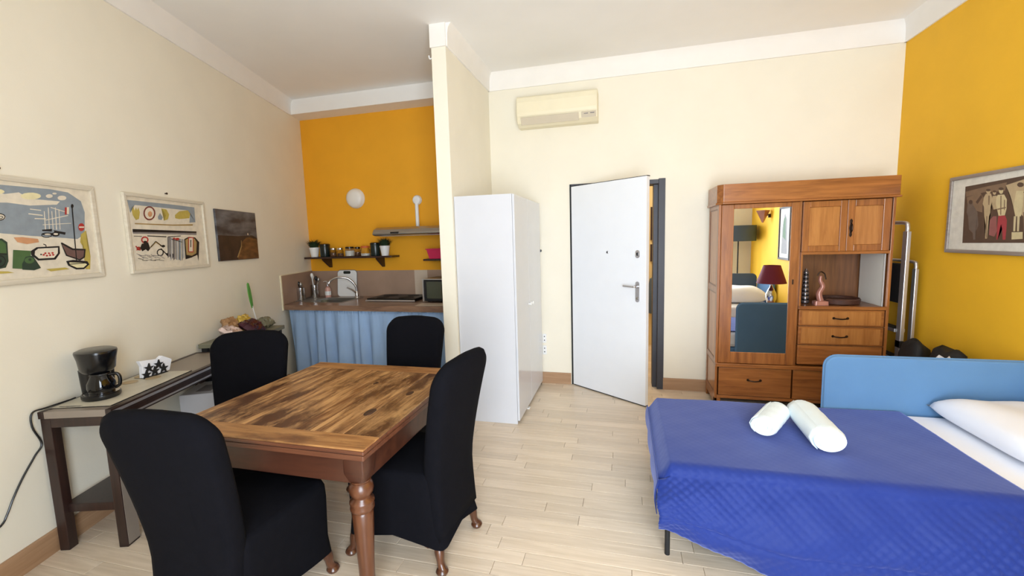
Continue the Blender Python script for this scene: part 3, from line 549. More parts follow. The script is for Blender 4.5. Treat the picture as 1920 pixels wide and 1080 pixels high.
ART4 = [
('p_dark',[(-3.748,1.859),(-2.954,1.876),(-2.908,1.486),(-3.731,1.471)]),
('p_mid',[(-3.742,1.824),(-3.584,1.839),(-3.409,1.849),(-3.417,1.798),(-3.58,1.805),(-3.733,1.788)]),
('p_tan',[(-3.414,1.832),(-3.276,1.855),(-2.952,1.861),(-2.926,1.64),(-3.253,1.657),(-3.272,1.636),(-3.344,1.695),(-3.372,1.76)]),
('p_mid',[(-3.728,1.784),(-3.611,1.805),(-3.584,1.772),(-3.58,1.674),(-3.706,1.706)]),
('p_mid',[(-3.275,1.658),(-3.198,1.686),(-3.137,1.661),(-3.124,1.546),(-3.255,1.542)]),
('p_grey',[(-3.704,1.763),(-3.675,1.761),(-3.663,1.728),(-3.62,1.676),(-3.602,1.588),(-3.621,1.545),(-3.617,1.482),(-3.634,1.48),(-3.645,1.539),(-3.681,1.565),(-3.7,1.655),(-3.716,1.681),(-3.713,1.732)]),
('p_dark',[(-3.671,1.748),(-3.673,1.739),(-3.681,1.734),(-3.691,1.735),(-3.7,1.741),(-3.705,1.75),(-3.702,1.759),(-3.695,1.764),(-3.684,1.763),(-3.675,1.757)]),
('p_dark',[(-3.644,1.746),(-3.602,1.792),(-3.591,1.773),(-3.626,1.732)]),
('p_tan',[(-3.527,1.806),(-3.529,1.796),(-3.538,1.791),(-3.549,1.792),(-3.559,1.799),(-3.564,1.809),(-3.562,1.819),(-3.553,1.824),(-3.542,1.823),(-3.532,1.816)]),
('p_tan',[(-3.564,1.793),(-3.523,1.792),(-3.504,1.753),(-3.503,1.717),(-3.515,1.706),(-3.513,1.67),(-3.521,1.647),(-3.518,1.574),(-3.52,1.503),(-3.536,1.502),(-3.54,1.587),(-3.56,1.648),(-3.57,1.71),(-3.582,1.729),(-3.579,1.771)]),
('p_mid',[(-3.542,1.78),(-3.531,1.779),(-3.527,1.719),(-3.535,1.72)]),
('p_mid',[(-3.543,1.648),(-3.535,1.647),(-3.523,1.507),(-3.529,1.507)]),
('p_dark',[(-3.528,1.814),(-3.531,1.809),(-3.54,1.807),(-3.552,1.808),(-3.562,1.812),(-3.566,1.818),(-3.563,1.822),(-3.554,1.824),(-3.542,1.823),(-3.532,1.819)]),
('p_dark',[(-3.512,1.682),(-3.482,1.692),(-3.47,1.644),(-3.478,1.621),(-3.505,1.622)]),
('p_tan',[(-3.482,1.793),(-3.484,1.784),(-3.49,1.78),(-3.498,1.781),(-3.505,1.786),(-3.509,1.795),(-3.507,1.803),(-3.501,1.808),(-3.493,1.807),(-3.486,1.801)]),
('p_tan',[(-3.509,1.774),(-3.477,1.775),(-3.463,1.738),(-3.461,1.691),(-3.49,1.687),(-3.506,1.724)]),
('p_dark',[(-3.482,1.801),(-3.484,1.797),(-3.491,1.795),(-3.5,1.796),(-3.507,1.799),(-3.51,1.804),(-3.508,1.808),(-3.501,1.809),(-3.493,1.809),(-3.485,1.805)]),
('p_rose',[(-3.512,1.622),(-3.488,1.645),(-3.462,1.644),(-3.448,1.549),(-3.465,1.514),(-3.507,1.526)]),
('p_dark',[(-3.437,1.788),(-3.387,1.772),(-3.348,1.696),(-3.355,1.617),(-3.384,1.629),(-3.402,1.728)]),
('p_cream',[(-3.429,1.799),(-3.431,1.788),(-3.438,1.782),(-3.449,1.783),(-3.458,1.791),(-3.463,1.802),(-3.461,1.813),(-3.453,1.819),(-3.442,1.818),(-3.433,1.81)]),
('p_cream',[(-3.469,1.778),(-3.42,1.776),(-3.397,1.745),(-3.392,1.687),(-3.4,1.647),(-3.447,1.646),(-3.464,1.691),(-3.477,1.722),(-3.477,1.763)]),
('p_dark',[(-3.427,1.812),(-3.43,1.806),(-3.44,1.804),(-3.452,1.805),(-3.463,1.81),(-3.467,1.816),(-3.464,1.821),(-3.454,1.823),(-3.442,1.822),(-3.432,1.817)]),
('p_mid',[(-3.447,1.772),(-3.439,1.771),(-3.427,1.651),(-3.435,1.652)]),
('p_mid',[(-3.417,1.746),(-3.409,1.74),(-3.404,1.676),(-3.413,1.688)]),
('p_mid',[(-3.461,1.691),(-3.399,1.699),(-3.398,1.69),(-3.46,1.683)]),
('p_red',[(-3.449,1.645),(-3.397,1.646),(-3.381,1.618),(-3.378,1.56),(-3.378,1.486),(-3.397,1.486),(-3.409,1.56),(-3.422,1.596),(-3.429,1.549),(-3.436,1.496),(-3.446,1.496),(-3.449,1.573)]),
('p_cream',[(-3.335,1.79),(-3.284,1.785),(-3.28,1.702),(-3.285,1.636),(-3.324,1.638),(-3.344,1.695)]),
('p_cream',[(-3.334,1.638),(-3.318,1.638),(-3.314,1.548),(-3.328,1.548)]),
('p_cream',[(-3.31,1.637),(-3.293,1.637),(-3.288,1.547),(-3.302,1.548)]),
('p_dark',[(-3.287,1.821),(-3.29,1.813),(-3.301,1.809),(-3.316,1.81),(-3.328,1.817),(-3.334,1.826),(-3.33,1.834),(-3.319,1.838),(-3.305,1.836),(-3.292,1.83)]),
('p_dark',[(-3.28,1.772),(-3.267,1.798),(-3.272,1.801),(-3.285,1.775)]),
('p_cream',[(-3.338,1.542),(-3.262,1.543),(-3.258,1.502),(-3.334,1.498)]),
('p_dark',[(-3.729,1.494),(-3.234,1.497),(-3.232,1.479),(-3.731,1.471)]),
('p_grey',[(-3.233,1.78),(-3.198,1.782),(-3.171,1.653),(-3.164,1.493),(-3.188,1.492),(-3.225,1.655)]),
('p_mid',[(-3.201,1.792),(-3.203,1.782),(-3.21,1.776),(-3.22,1.777),(-3.229,1.785),(-3.233,1.796),(-3.231,1.806),(-3.224,1.812),(-3.214,1.811),(-3.206,1.803)]),
('p_grey',[(-3.156,1.772),(-3.122,1.774),(-3.097,1.649),(-3.09,1.493),(-3.112,1.493),(-3.148,1.651)]),
('p_mid',[(-3.126,1.785),(-3.127,1.774),(-3.134,1.769),(-3.143,1.77),(-3.151,1.777),(-3.156,1.788),(-3.154,1.798),(-3.147,1.804),(-3.138,1.802),(-3.13,1.795)]),
('p_grey',[(-3.083,1.765),(-3.051,1.767),(-3.026,1.645),(-3.019,1.494),(-3.041,1.494),(-3.075,1.647)]),
('p_mid',[(-3.055,1.777),(-3.056,1.767),(-3.062,1.762),(-3.071,1.762),(-3.079,1.769),(-3.083,1.78),(-3.081,1.79),(-3.075,1.795),(-3.066,1.794),(-3.058,1.787)]),
('p_grey',[(-3.014,1.758),(-2.984,1.76),(-2.96,1.642),(-2.953,1.495),(-2.973,1.495),(-3.006,1.644)]),
('p_mid',[(-2.987,1.77),(-2.988,1.76),(-2.994,1.755),(-3.003,1.756),(-3.01,1.763),(-3.014,1.773),(-3.012,1.782),(-3.006,1.788),(-2.998,1.787),(-2.991,1.78)]),
]
# ------------------------------------------------------------------ the room
T = 0.2
DX0, DX1, DZ = -0.545, 0.385, 2.12
def quad_prism(bm, pts, z0, z1): prism(bm, pts, 2, z0, z1)
bm = B(); quad_prism(bm, [(lwx(REAR) - .3, REAR - T), (XR + T, REAR - T), (XR + T, 6.9), (-4.6, 6.9)], -0.12, -0.006)
floor = struct('floor', bm, M['joint'])
def plank_mesh(name, L, W, mat, g=0.0009):
    bm = B(); c = 0.0012
    v = []
    for (z, i) in ((-0.006, 0), (-c, 0), (0, c)):
        v.append([bm.verts.new(p) for p in ((-L/2+g+i, -W/2+g+i, z), (L/2-g-i, -W/2+g+i, z), (L/2-g-i, W/2-g-i, z), (-L/2+g+i, W/2-g-i, z))])
    for a in (0, 1):
        for i in range(4): bm.faces.new((v[a][i], v[a][(i+1) % 4], v[a+1][(i+1) % 4], v[a+1][i]))
    bm.faces.new(v[2])
    me = bpy.data.meshes.new(name); bm.to_mesh(me); bm.free(); me.materials.append(mat); return me
PWID = 0.088
LENS = [0.52, 0.68, 0.84, 1.0]
PM = {l: plank_mesh('plank', l, PWID, M['oak_floor']) for l in LENS}
far = B(); rows = 0; y = REAR + PWID / 2; count = 0
rp = random.Random(3)
while y < 6.8:
    x = (lwx(y) if y < YK else -1.6) - rp.uniform(0.05, 0.6)
    x_end = XR + 0.05
    while x < x_end:
        l = rp.choice(LENS); cx = x + l / 2
        near = (-1.75 < cx < 1.1 and 1.0 < y < 4.6) or (cx <= -1.75 and 1.0 < y < 2.1) or (-.6 < cx < .9 and 4.6 <= y < 5.2)
        hidden = cx > 0.75 and 2.2 < y < 2.95
        if near and not hidden and count < 295:
            o = bpy.data.objects.new('plank', PM[l]); C.objects.link(o); o.parent = floor; o.location = (cx, y, 0); count += 1
        else:
            g = .0009; v = [far.verts.new(p) for p in ((x+g, y-PWID/2+g, 0), (x+l-g, y-PWID/2+g, 0), (x+l-g, y+PWID/2-g, 0), (x+g, y+PWID/2-g, 0))]
            w = [far.verts.new((p.co.x, p.co.y, -0.006)) for p in v]
            far.faces.new(v)
            for i in range(4): far.faces.new((v[i], w[i], w[(i+1) % 4], v[(i+1) % 4]))
        x += l
    y += PWID
obj('plank_field', far, M['oak_far'], floor, kind='stuff')

bm = B(); quad_prism(bm, [(lwx(REAR) - .3, REAR - T), (XR + T, REAR - T), (XR + T, YK + T), (-4.6, YK + T)], ZC, ZC + .15); struct('ceiling', bm, M['ceiling'])
bm = B(); a = (lwx(REAR), REAR); b = (lwx(YK), YK)
quad_prism(bm, [a, b, (b[0] - .25, b[1]), (a[0] - .25, a[1])], -0.05, ZC); struct('wall_left', bm, M['cream'])
bm = B(); box(bm, XR, XR + T, REAR - T, YB, -0.05, ZC); struct('wall_right', bm, M['yellow'])
bm = B()
box(bm, XP, DX0, YB, YB + T, -.05, ZC); box(bm, DX1, XR + T, YB, YB + T, -.05, ZC); box(bm, DX0, DX1, YB, YB + T, DZ, ZC)
struct('wall_back', bm, M['cream'])
bm = B(); box(bm, lwx(YK) - .3, XPL, YK, YK + T, -.05, ZC); struct('wall_kitchen', bm, M['orange_wall'])
bm = B(); box(bm, XPL, XP, YP, YK + T, -.05, ZC); struct('wall_partition', bm, M['cream'])
bm = B(); xs = [lwx(REAR) - .3] + [v for w in WIN for v in w[:2]] + [XR + T]
for i in range(0, len(xs), 2): box(bm, xs[i], xs[i+1], REAR - T, REAR, -.05, ZC)
for x0, x1, z0, z1 in WIN:
    box(bm, x0, x1, REAR - T, REAR, -.05, z0); box(bm, x0, x1, REAR - T, REAR, z1, ZC)
struct('wall_rear', bm, M['cream'])
# the white lintel over the kitchen niche
bm = B(); prism(bm, [(lwx(YB), YB), (XPL, YB), (XPL, YK), (lwx(YK), YK)], 2, 3.15, ZC); struct('trim_1', bm, M['white_paint'])
# plaster cornices
COVE = [(0, 3.142), (.014, 3.142), (.016, 3.165), (.019, 3.235), (.028, 3.285), (.045, 3.308), (.052, ZC), (0, ZC)]
def cornice(name, p, q):
    p = Vector((p[0], p[1], 0)); q = Vector((q[0], q[1], 0)); d = (q - p).normalized(); n = Vector((d.y, -d.x, 0))
    bm = B(); A = [bm.verts.new(p + n * a + Vector((0, 0, z))) for a, z in COVE]; D = [bm.verts.new(q + n * a + Vector((0, 0, z))) for a, z in COVE]
    bm.faces.new(A); bm.faces.new(D[::-1]); k = len(COVE)
    for i in range(k): bm.faces.new((A[i], D[i], D[(i+1) % k], A[(i+1) % k]))
    return struct(name, bm, M['white_paint'], smooth=True, angle=50)
cornice('trim_2', (lwx(REAR), REAR), (lwx(YB), YB))
cornice('trim_3', (XP, YB), (XR, YB))
cornice('trim_4', (XR, YB), (XR, REAR))
cornice('trim_5', (XP, YP), (XP, YB))
bm = B(); box(bm, XPL - .006, XP + .006, YP - .014, YP, 3.142, ZC); struct('trim_6', bm, M['white_paint'])
# skirting boards
def skirt(name, p, q, h=.122, t=.014):
    p = Vector((p[0], p[1], 0)); q = Vector((q[0], q[1], 0)); d = (q - p); L = d.length; d.normalize()
    bm = B(); prism(bm, [(0, 0), (-t, 0), (-t, h - .006), (-t + .005, h), (0, h)], 0, 0, L)
    o = struct(name, bm, M['skirting']); o.location = p; o.rotation_euler = (0, 0, math.atan2(d.y, d.x)); return o
skirt('baseboard_left', (lwx(REAR), REAR), (lwx(4.02), 4.02))
skirt('baseboard_back', (XP, YB), (DX0 - .01, YB))
skirt('baseboard_back_right', (DX1 + .005, YB), (XR, YB))
skirt('baseboard_right', (XR, YB), (XR, REAR))
# windows behind the photographer
for i, (x0, x1, z0, z1) in enumerate(WIN):
    w = struct('window_%d' % (i + 1), B(), M['white_paint'])
    bm = B()
    box(bm, x0, x0+.06, REAR-.14, REAR-.08, z0, z1); box(bm, x1-.06, x1, REAR-.14, REAR-.08, z0, z1)
    box(bm, x0+.06, x1-.06, REAR-.14, REAR-.08, z0, z0+.06); box(bm, x0+.06, x1-.06, REAR-.14, REAR-.08, z1-.06, z1)
    obj('window_frame', bm, M['white_door'], w, bevel=.004)
    boxobj('window_sill', (x0-.04, x1+.04, REAR, REAR+.05, z0-.03, z0), M['white_paint'], w, .004)
    for sx, xa in ((-1, x0+.06), (1, x1-.06)):   # open casements standing outwards
        bm = B()
        box(bm, xa-.02, xa+.02, REAR-.62, REAR-.56, z0+.06, z1-.06); box(bm, xa-.02, xa+.02, REAR-.16, REAR-.145, z0+.06, z1-.06)
        box(bm, xa-.02, xa+.02, REAR-.56, REAR-.16, z0+.06, z0+.12); box(bm, xa-.02, xa+.02, REAR-.56, REAR-.16, z1-.12, z1-.06)
        obj('casement', bm, M['white_door'], w)

# ------------------------------------------------------------------ entrance door and what lies behind it
door = struct('door_1', B(), M['white_door'])
bm = B(); box(bm, DX0 - .002, DX0 + .014, YB - .008, YB + T, 0, DZ + .012)
obj('hinge_jamb', bm, M['black_gap'], door, bevel=.002)
bm = B(); box(bm, DX1 - .055, DX1 + .008, YB - .012, YB + .05, 0, DZ + .02); box(bm, DX1 - .10, DX1 - .02, YB + .05, YB + T, 0, DZ - .03)
obj('lock_jamb', bm, M['dark_frame'], door, bevel=.003)
bm = B(); box(bm, DX0 + .014, DX1 - .055, YB - .012, YB + T, DZ - .03, DZ + .012)
obj('head_jamb', bm, M['dark_frame'], door, bevel=.003)
ang = math.atan2(4.045 - (YB - .02), 0.189 + 0.528)
leafw = 0.885
leaf = boxobj('door_leaf', (0, leafw, -.002, .045, .012, DZ - .015), M['white_door'], door, .003)
leaf.location = (DX0 + .017, YB - .022, 0); leaf.rotation_euler = (0, 0, ang)
bm = B(); box(bm, .004, leafw - .004, .006, .05, .002, .0125); box(bm, -.006, .002, .0, .05, .006, DZ - .01); box(bm, .0, leafw, .012, .052, DZ - .0155, DZ - .008)
obj('door_seal', bm, M['black_gap'], leaf)
bm = B(); prism(bm, rrect(.02, .095, .019, 6, .80, 1.075), 1, -.012, -.002); obj('handle_plate', bm, M['chrome'], leaf, bevel=.002)
bm = B(); lathe(bm, [(.016, -.03), (.016, -.012)], (.80, 0, 1.125), 16, 1); tube(bm, spline([(.80, -.02, 1.125), (.80, -.05, 1.125), (.775, -.058, 1.125), (.68, -.058, 1.128)], 6), .009, 10)
obj('lever_handle', bm, M['chrome'], leaf, smooth=True)
bm = B(); lathe(bm, [(.010, -.02), (.013, -.016), (.013, -.012)], (.80, 0, 1.015), 14, 1); obj('key_cylinder', bm, M['steel'], leaf, smooth=True)
bm = B(); prism(bm, rrect(.022, .036, .021, 6, .80, 1.42), 1, -.012, -.002); obj('lock_escutcheon', bm, M['chrome'], leaf, bevel=.002)
bm = B(); prism(bm, rrect(.008, .014, .006, 4, .80, 1.42), 1, -.016, -.0119); obj('keyhole', bm, M['black'], leaf)
bm = B(); lathe(bm, [(.012, -.008), (.014, -.006), (.014, -.002)], (.46, 0, 1.435), 16, 1); obj('spy_hole', bm, M['chrome'], leaf, smooth=True)
bm = B(); lathe(bm, [(.006, -.0095), (.006, -.0078)], (.46, 0, 1.435), 12, 1); obj('spy_lens', bm, M['black_glass'], leaf)
# corridor behind the door
bm = B(); box(bm, -1.3, 1.6, 6.45, 6.6, -.05, 2.75); struct('wall_corridor', bm, M['corridor'])
bm = B(); box(bm, -1.45, -1.3, YB + T, 6.6, -.05, 2.75); struct('wall_corridor_left', bm, M['corridor'])
bm = B(); box(bm, 1.6, 1.75, YB + T, 6.6, -.05, 2.75); struct('wall_corridor_right', bm, M['corridor'])
bm = B(); box(bm, -1.45, 1.75, YB + T, 6.6, 2.75, 2.85); struct('ceiling_corridor', bm, M['ceiling'])
area('corridor_fill_light', (-.2, 5.6, 2.72), (0, 0, 0), .4, .4, 22, (1.0, .9, .74))  # unseen lamp, added to light the corridor
bm = B(); box(bm, -.4, 0, 5.4, 5.8, 2.73, 2.75)
tag(obj('added_lamp_body', bm, M['lamp_glass'], bevel=.004), 'unseen flat square lamp added to light the corridor behind the open door', 'lamp')
for i, (zz0, zz1) in enumerate(((1.52, 1.98), (1.22, 1.46))):
    t = thing('corridor_picture', ('taller upper' if i == 0 else 'small lower') + ' dark picture on the corridor wall seen through the door gap', 'picture', (.36, 6.45, zz0), 0)
    h = zz1 - zz0
    bm = B(); box(bm, 0, .3, -.025, 0, 0, .025); box(bm, 0, .3, -.025, 0, h-.025, h); box(bm, 0, .025, -.025, 0, .025, h-.025); box(bm, .275, .3, -.025, 0, .025, h-.025)
    obj('frame', bm, M['shelf'], t); boxobj('print', (.025, .275, -.012, 0, .025, h-.025), M['ink_p_dark'], t)
t = thing('coat', 'dark coat hanging on the corridor wall behind the open door', 'coat', (.40, 6.45, .5))
bm = B(); lathe(bm, [(.03, .52), (.10, .48), (.13, .30), (.14, .10), (.13, 0)], (.05, -.1, 0), 16)
obj('cloth', bm, M['greyblue'], t, smooth=True)
bm = B(); tube(bm, spline([(.05, 0, .58), (.05, -.06, .57), (.05, -.1, .54), (.05, -.1, .50)]), .006); obj('hook', bm, M['steel'], t, smooth=True)

# small fittings of the back wall beside the wardrobe and at the partition
t = thing('coat_peg', 'tiny black peg on the cream wall beside the white wardrobe', 'peg', (-.865, YB, 1.455))
bm = B(); lathe(bm, [(.012, -.012), (.014, -.008), (.008, -.004), (.008, 0)], (0, 0, 0), 14, 1); obj('peg_head', bm, M['black'], t, smooth=True)
for i, (zz, lb) in enumerate(((.50, 'upper of two small white wall sockets low beside the wardrobe'), (.37, 'lower of two small white wall sockets low beside the wardrobe'))):
    t = thing('wall_socket', lb, 'socket', (-.842, YB, zz), 0)
    boxobj('plate', (-.022, .022, -.008, 0, -.05, .05), M['white_plastic'], t, .002)
    for zq in (-.02, .02):
        bm = B(); lathe(bm, [(.006, -.0095), (.006, -.0075)], (0, 0, zq), 10, 1); obj('pin_hole', bm, M['black'], t)
t = thing('wall_hook', 'small white hook high on the edge of the partition', 'hook', (XPL, YP + .03, 3.08))
bm = B(); lathe(bm, [(.018, 0), (.018, -.006)], (0, 0, 0), 12, 0); obj('plate', bm, M['white_plastic'], t)
bm = B(); tube(bm, spline([(-.006, 0, 0), (-.03, 0, -.005), (-.035, 0, .02)], 5), .006); obj('hook_arm', bm, M['white_plastic'], t, smooth=True)

# ------------------------------------------------------------------ air conditioner
t = thing('air_conditioner', 'ivory split air conditioner mounted high on the cream wall', 'air conditioner', (-.648, YB, 2.715))
prof = [(0, 0), (-.10, 0), (-.155, .03), (-.175, .075), (-.19, .12), (-.195, .22), (-.185, .27), (-.165, .285), (0, .285)]
bm = B(); prism(bm, prof, 0, -.40, .40); obj('casing', bm, M['ac'], t, bevel=.006)
bm = B(); prism(bm, [(-.191, .09), (-.199, .12), (-.204, .22), (-.195, .265), (-.19, .265), (-.19, .09)], 0, -.392, .392); obj('front_panel', bm, M['ac'], t, bevel=.003)
bm = B(); prism(bm, [(-.150, .012), (-.186, .078), (-.181, .082), (-.142, .016)], 0, -.36, .22); obj('louvre', bm, M['ac_dark'], t, bevel=.002)
bm = B(); prism(bm, [(-.162, .03), (-.186, .078), (-.181, .082), (-.156, .034)], 0, .245, .385); dp = obj('display', bm, M['ac_dark'], t, bevel=.002)
bm = B(); box(bm, .33, .37, -.1835, -.176, .06, .068); obj('indicator', bm, M['ink_grey'], dp)
bm = B(); box(bm, .27, .31, -.1835, -.176, .06, .066); obj('indicator', bm, M['ink_grey'], dp)

# ------------------------------------------------------------------ white wardrobe
t = thing('wardrobe', 'tall white lacquered wardrobe standing against the partition', 'wardrobe', (XP, 3.46, 0))
D = .505; Wd = 1.095; Hh = 1.955
boxobj('side_panel', (.004, D, 0, .018, .0, Hh), M['white_lac'], t, .0015)
boxobj('side_panel', (.004, D, Wd-.018, Wd, .0, Hh), M['white_lac'], t, .0015)
boxobj('top_panel', (.004, D, .018, Wd-.018, Hh-.018, Hh), M['white_lac'], t, .0015)
boxobj('back_panel', (.004, .012, .018, Wd-.018, .06, Hh-.018), M['white_lac'], t)
boxobj('plinth', (.03, D-.03, .018, Wd-.018, 0, .06), M['white_lac'], t)
ym = .50
for (a, b_, yk) in ((.002, ym-.003, .46), (ym+.003, Wd-.002, .555)):
    d = boxobj('door', (D+.002, D+.02, a, b_, .03, Hh-.003), M['white_gloss'], t, .0015)
    bm = B(); lathe(bm, [(.008, .0195), (.007, .032), (.015, .038), (.016, .044), (.010, .05)], (D, yk, .98), 16, 0); obj('knob', bm, M['white_plastic'], d, smooth=True)
boxobj('door_gap_shade', (D-.002, D+.0185, ym-.0028, ym+.0028, .03, Hh-.004), M['black_gap'], t)  # black strip fills the slit to paint the shade between the doors
bm = B(); box(bm, D+.004, D+.03, ym-.16, ym-.12, 0, .012); obj('foot', bm, M['white_plastic'], t, bevel=.002)
bm = B(); box(bm, D-.02, D+.012, Wd-.05, Wd-.01, 0, .026); obj('foot', bm, M['black'], t, bevel=.002)

# ------------------------------------------------------------------ kitchen niche
YF = 4.03                                   # front edge of the worktop
xl = lambda y: lwx(y) + .003
t = thing('kitchen_worktop', 'brown laminate kitchen worktop with inset sink along the yellow niche', 'worktop', (0, 0, 0))
SX0, SX1, SY0, SY1 = -3.60, -3.14, 4.26, 4.62   # sink cut-out
bm = B(); z0, z1 = .872, .92
prism(bm, [(xl(YF), YF), (SX0, YF), (SX0, YK-.002), (xl(YK-.002), YK-.002)], 2, z0, z1)
box(bm, SX1, XPL-.002, YF, YK-.002, z0, z1); box(bm, SX0, SX1, YF, SY0, z0, z1); box(bm, SX0, SX1, SY1, YK-.002, z0, z1)
obj('slab', bm, M['counter'], t)
bm = B(); prism(bm, [(xl(YF-.012), YF-.012), (XPL-.002, YF-.012), (XPL-.002, YF), (xl(YF), YF)], 2, .866, .924); obj('front_edge', bm, M['counter'], t, bevel=.004)
bm = B(); box(bm, SX0-.02, SX1+.02, SY0-.02, SY0, .919, .924); box(bm, SX0-.02, SX1+.02, SY1, SY1+.05, .919, .924); box(bm, SX0-.02, SX0, SY0, SY1, .919, .924); box(bm, SX1, SX1+.02, SY0, SY1, .919, .924)
box(bm, SX0, SX1, SY0, SY1, .77, .775); box(bm, SX0, SX0+.004, SY0, SY1, .775, .921); box(bm, SX1-.004, SX1, SY0, SY1, .775, .921); box(bm, SX0+.004, SX1-.004, SY0, SY0+.004, .775, .921); box(bm, SX0+.004, SX1-.004, SY1-.004, SY1, .775, .921)
sk = obj('sink_bowl', bm, M['steel'], t)
bm = B(); lathe(bm, [(.03, .776), (.03, .779), (.012, .780)], (-3.37, 4.44, 0), 16); obj('drain', bm, M['chrome'], sk, smooth=True)
bm = B(); prism(bm, [(-3.86, 4.27), (-3.64, 4.27), (-3.64, 4.62), (-3.86, 4.62)], 2, .92, .923)
for k in range(6): box(bm, -3.85 + k*.035, -3.838 + k*.035, 4.29, 4.60, .923, .926)
obj('drainer', bm, M['steel'], t)
# splashback: three panels, the middle one paler to paint in a reflection
t = thing('splashback', 'brown splashback behind the kitchen worktop', 'splashback', (0, 0, 0))
boxobj('panel', (lwx(YK)+.004, -2.487, YK-.012, YK, .92, 1.245), M['tile'], t)
boxobj('panel', (-2.487, -2.315, YK-.012, YK, .92, 1.245), M['tile_reflection_and_board'], t)
boxobj('panel', (-2.315, XPL-.001, YK-.012, YK, .92, 1.245), M['tile'], t)
s0 = (YF - .01 - PW.y) / UW.y; s1 = (YK - .014 - PW.y) / UW.y
bm = B(); box(bm, s0, s1, -.012, -.001, .925, 1.25); o = obj('side_panel', bm, M['tile'], t); o.location = PW; o.rotation_euler = (0, 0, ROTL)
bm = B(); box(bm, s0 - .02, s0, -.014, -.001, .86, 1.255); box(bm, s0, s1, -.013, -.001, 1.25, 1.258); o = obj('edge_strip', bm, M['ac'], t); o.location = PW; o.rotation_euler = (0, 0, ROTL)
# curtains under the worktop
def curtain(name, x0, x1, label, seed, z1=.858, z0=.05):
    r = random.Random(seed); n = 150; rows = 16
    ph = [r.uniform(0, 6) for _ in range(6)]
    bm = B(); V = []
    for j in range(rows + 1):
        v = j / rows; z = z1 + (z0 - z1) * v; row = []
        for i in range(n + 1):
            u = i / n; x = x0 + (x1 - x0) * u
            amp = .008 + .034 * min(1, v * 1.6)
            fine = math.sin(u * 150 * (x1 - x0) + ph[0]) * .5 * max(0, 1 - v * 3) * .5
            w = math.sin(u * 44 * (x1-x0) + ph[1] + 1.3 * math.sin(u * 9 + ph[2])) * .6 + math.sin(u * 23 * (x1-x0) + ph[3] + v) * .5
            row.append(bm.verts.new((x + .01 * math.sin(u * 30 + ph[4]) * v, YF + .035 + amp * w + .004 * fine, z + .004 * math.sin(u * 200) * (v == 0))))
        V.append(row)
    for j in range(rows):
        for i in range(n): bm.faces.new((V[j][i], V[j][i+1], V[j+1][i+1], V[j+1][i]))
    tt = thing(name, label, 'curtain', (0, 0, 0), 0, 'curtains under the worktop')
    o = obj('cloth', bm, M['blue_cloth'], tt, smooth=True, angle=180)
    md = o.modifiers.new('thick', 'SOLIDIFY'); md.thickness = .002
    bm = B(); tube(bm, [(x0, YF + .035, z1 + .002), (x1, YF + .035, z1 + .002)], .005, 8); obj('rail', bm, M['white_plastic'], tt, smooth=True)
curtain('sink_curtain', lwx(YF) + .035, -2.80, 'light blue gathered curtain hanging under the sink', 4)
curtain('sink_curtain', -2.79, XPL - .01, 'light blue gathered curtain under the hob, partly behind a chair', 9)
# hood
t = thing('cooker_hood', 'slim grey steel cooker hood on the yellow kitchen wall', 'cooker hood', (0, YK, 0))
bm = B(); prism(bm, [(-.002, 1.665), (-.38, 1.665), (-.425, 1.675), (-.43, 1.695), (-.40, 1.735), (-.34, 1.76), (-.002, 1.775)], 0, -2.775, -1.79); obj('canopy', bm, M['steel'], t, bevel=.012)
bm = B(); box(bm, -2.54, -2.44, -.436, -.42, 1.688, 1.706); obj('switch_panel', bm, M['black'], t)
boxobj('filter', (-2.72, -1.84, -.36, -.05, 1.660, 1.667), M['alu'], t)
t = thing('vent_pipe', 'thin white pipe with round cap rising from the cooker hood', 'pipe', (-2.40, YK - .03, 1.775))
bm = B(); tube(bm, [(0, 0, 0), (.0, 0, .27)], .022, 14); obj('pipe', bm, M['white_plastic'], t, smooth=True)
bm = B(); lathe(bm, [(.058, .028), (.058, .01), (.045, -.008), (.02, -.014)], (0, 0, .31), 20, 1); obj('cap', bm, M['white_plastic'], t, smooth=True)
# round wall lamp
t = thing('wall_lamp', 'round opal white lamp on the yellow kitchen wall', 'lamp', (-3.235, YK, 2.145))
bm = B(); lathe(bm, [(.122, 0), (.122, -.02), (.116, -.03)], (0, 0, 0), 32, 1); obj('base', bm, M['white_plastic'], t, smooth=True)
bm = B(); lathe(bm, [(.116, -.03), (.11, -.05), (.09, -.066), (.055, -.078), (.015, -.082)], (0, 0, 0), 32, 1); obj('diffuser', bm, M['lamp_glass'], t, smooth=True)
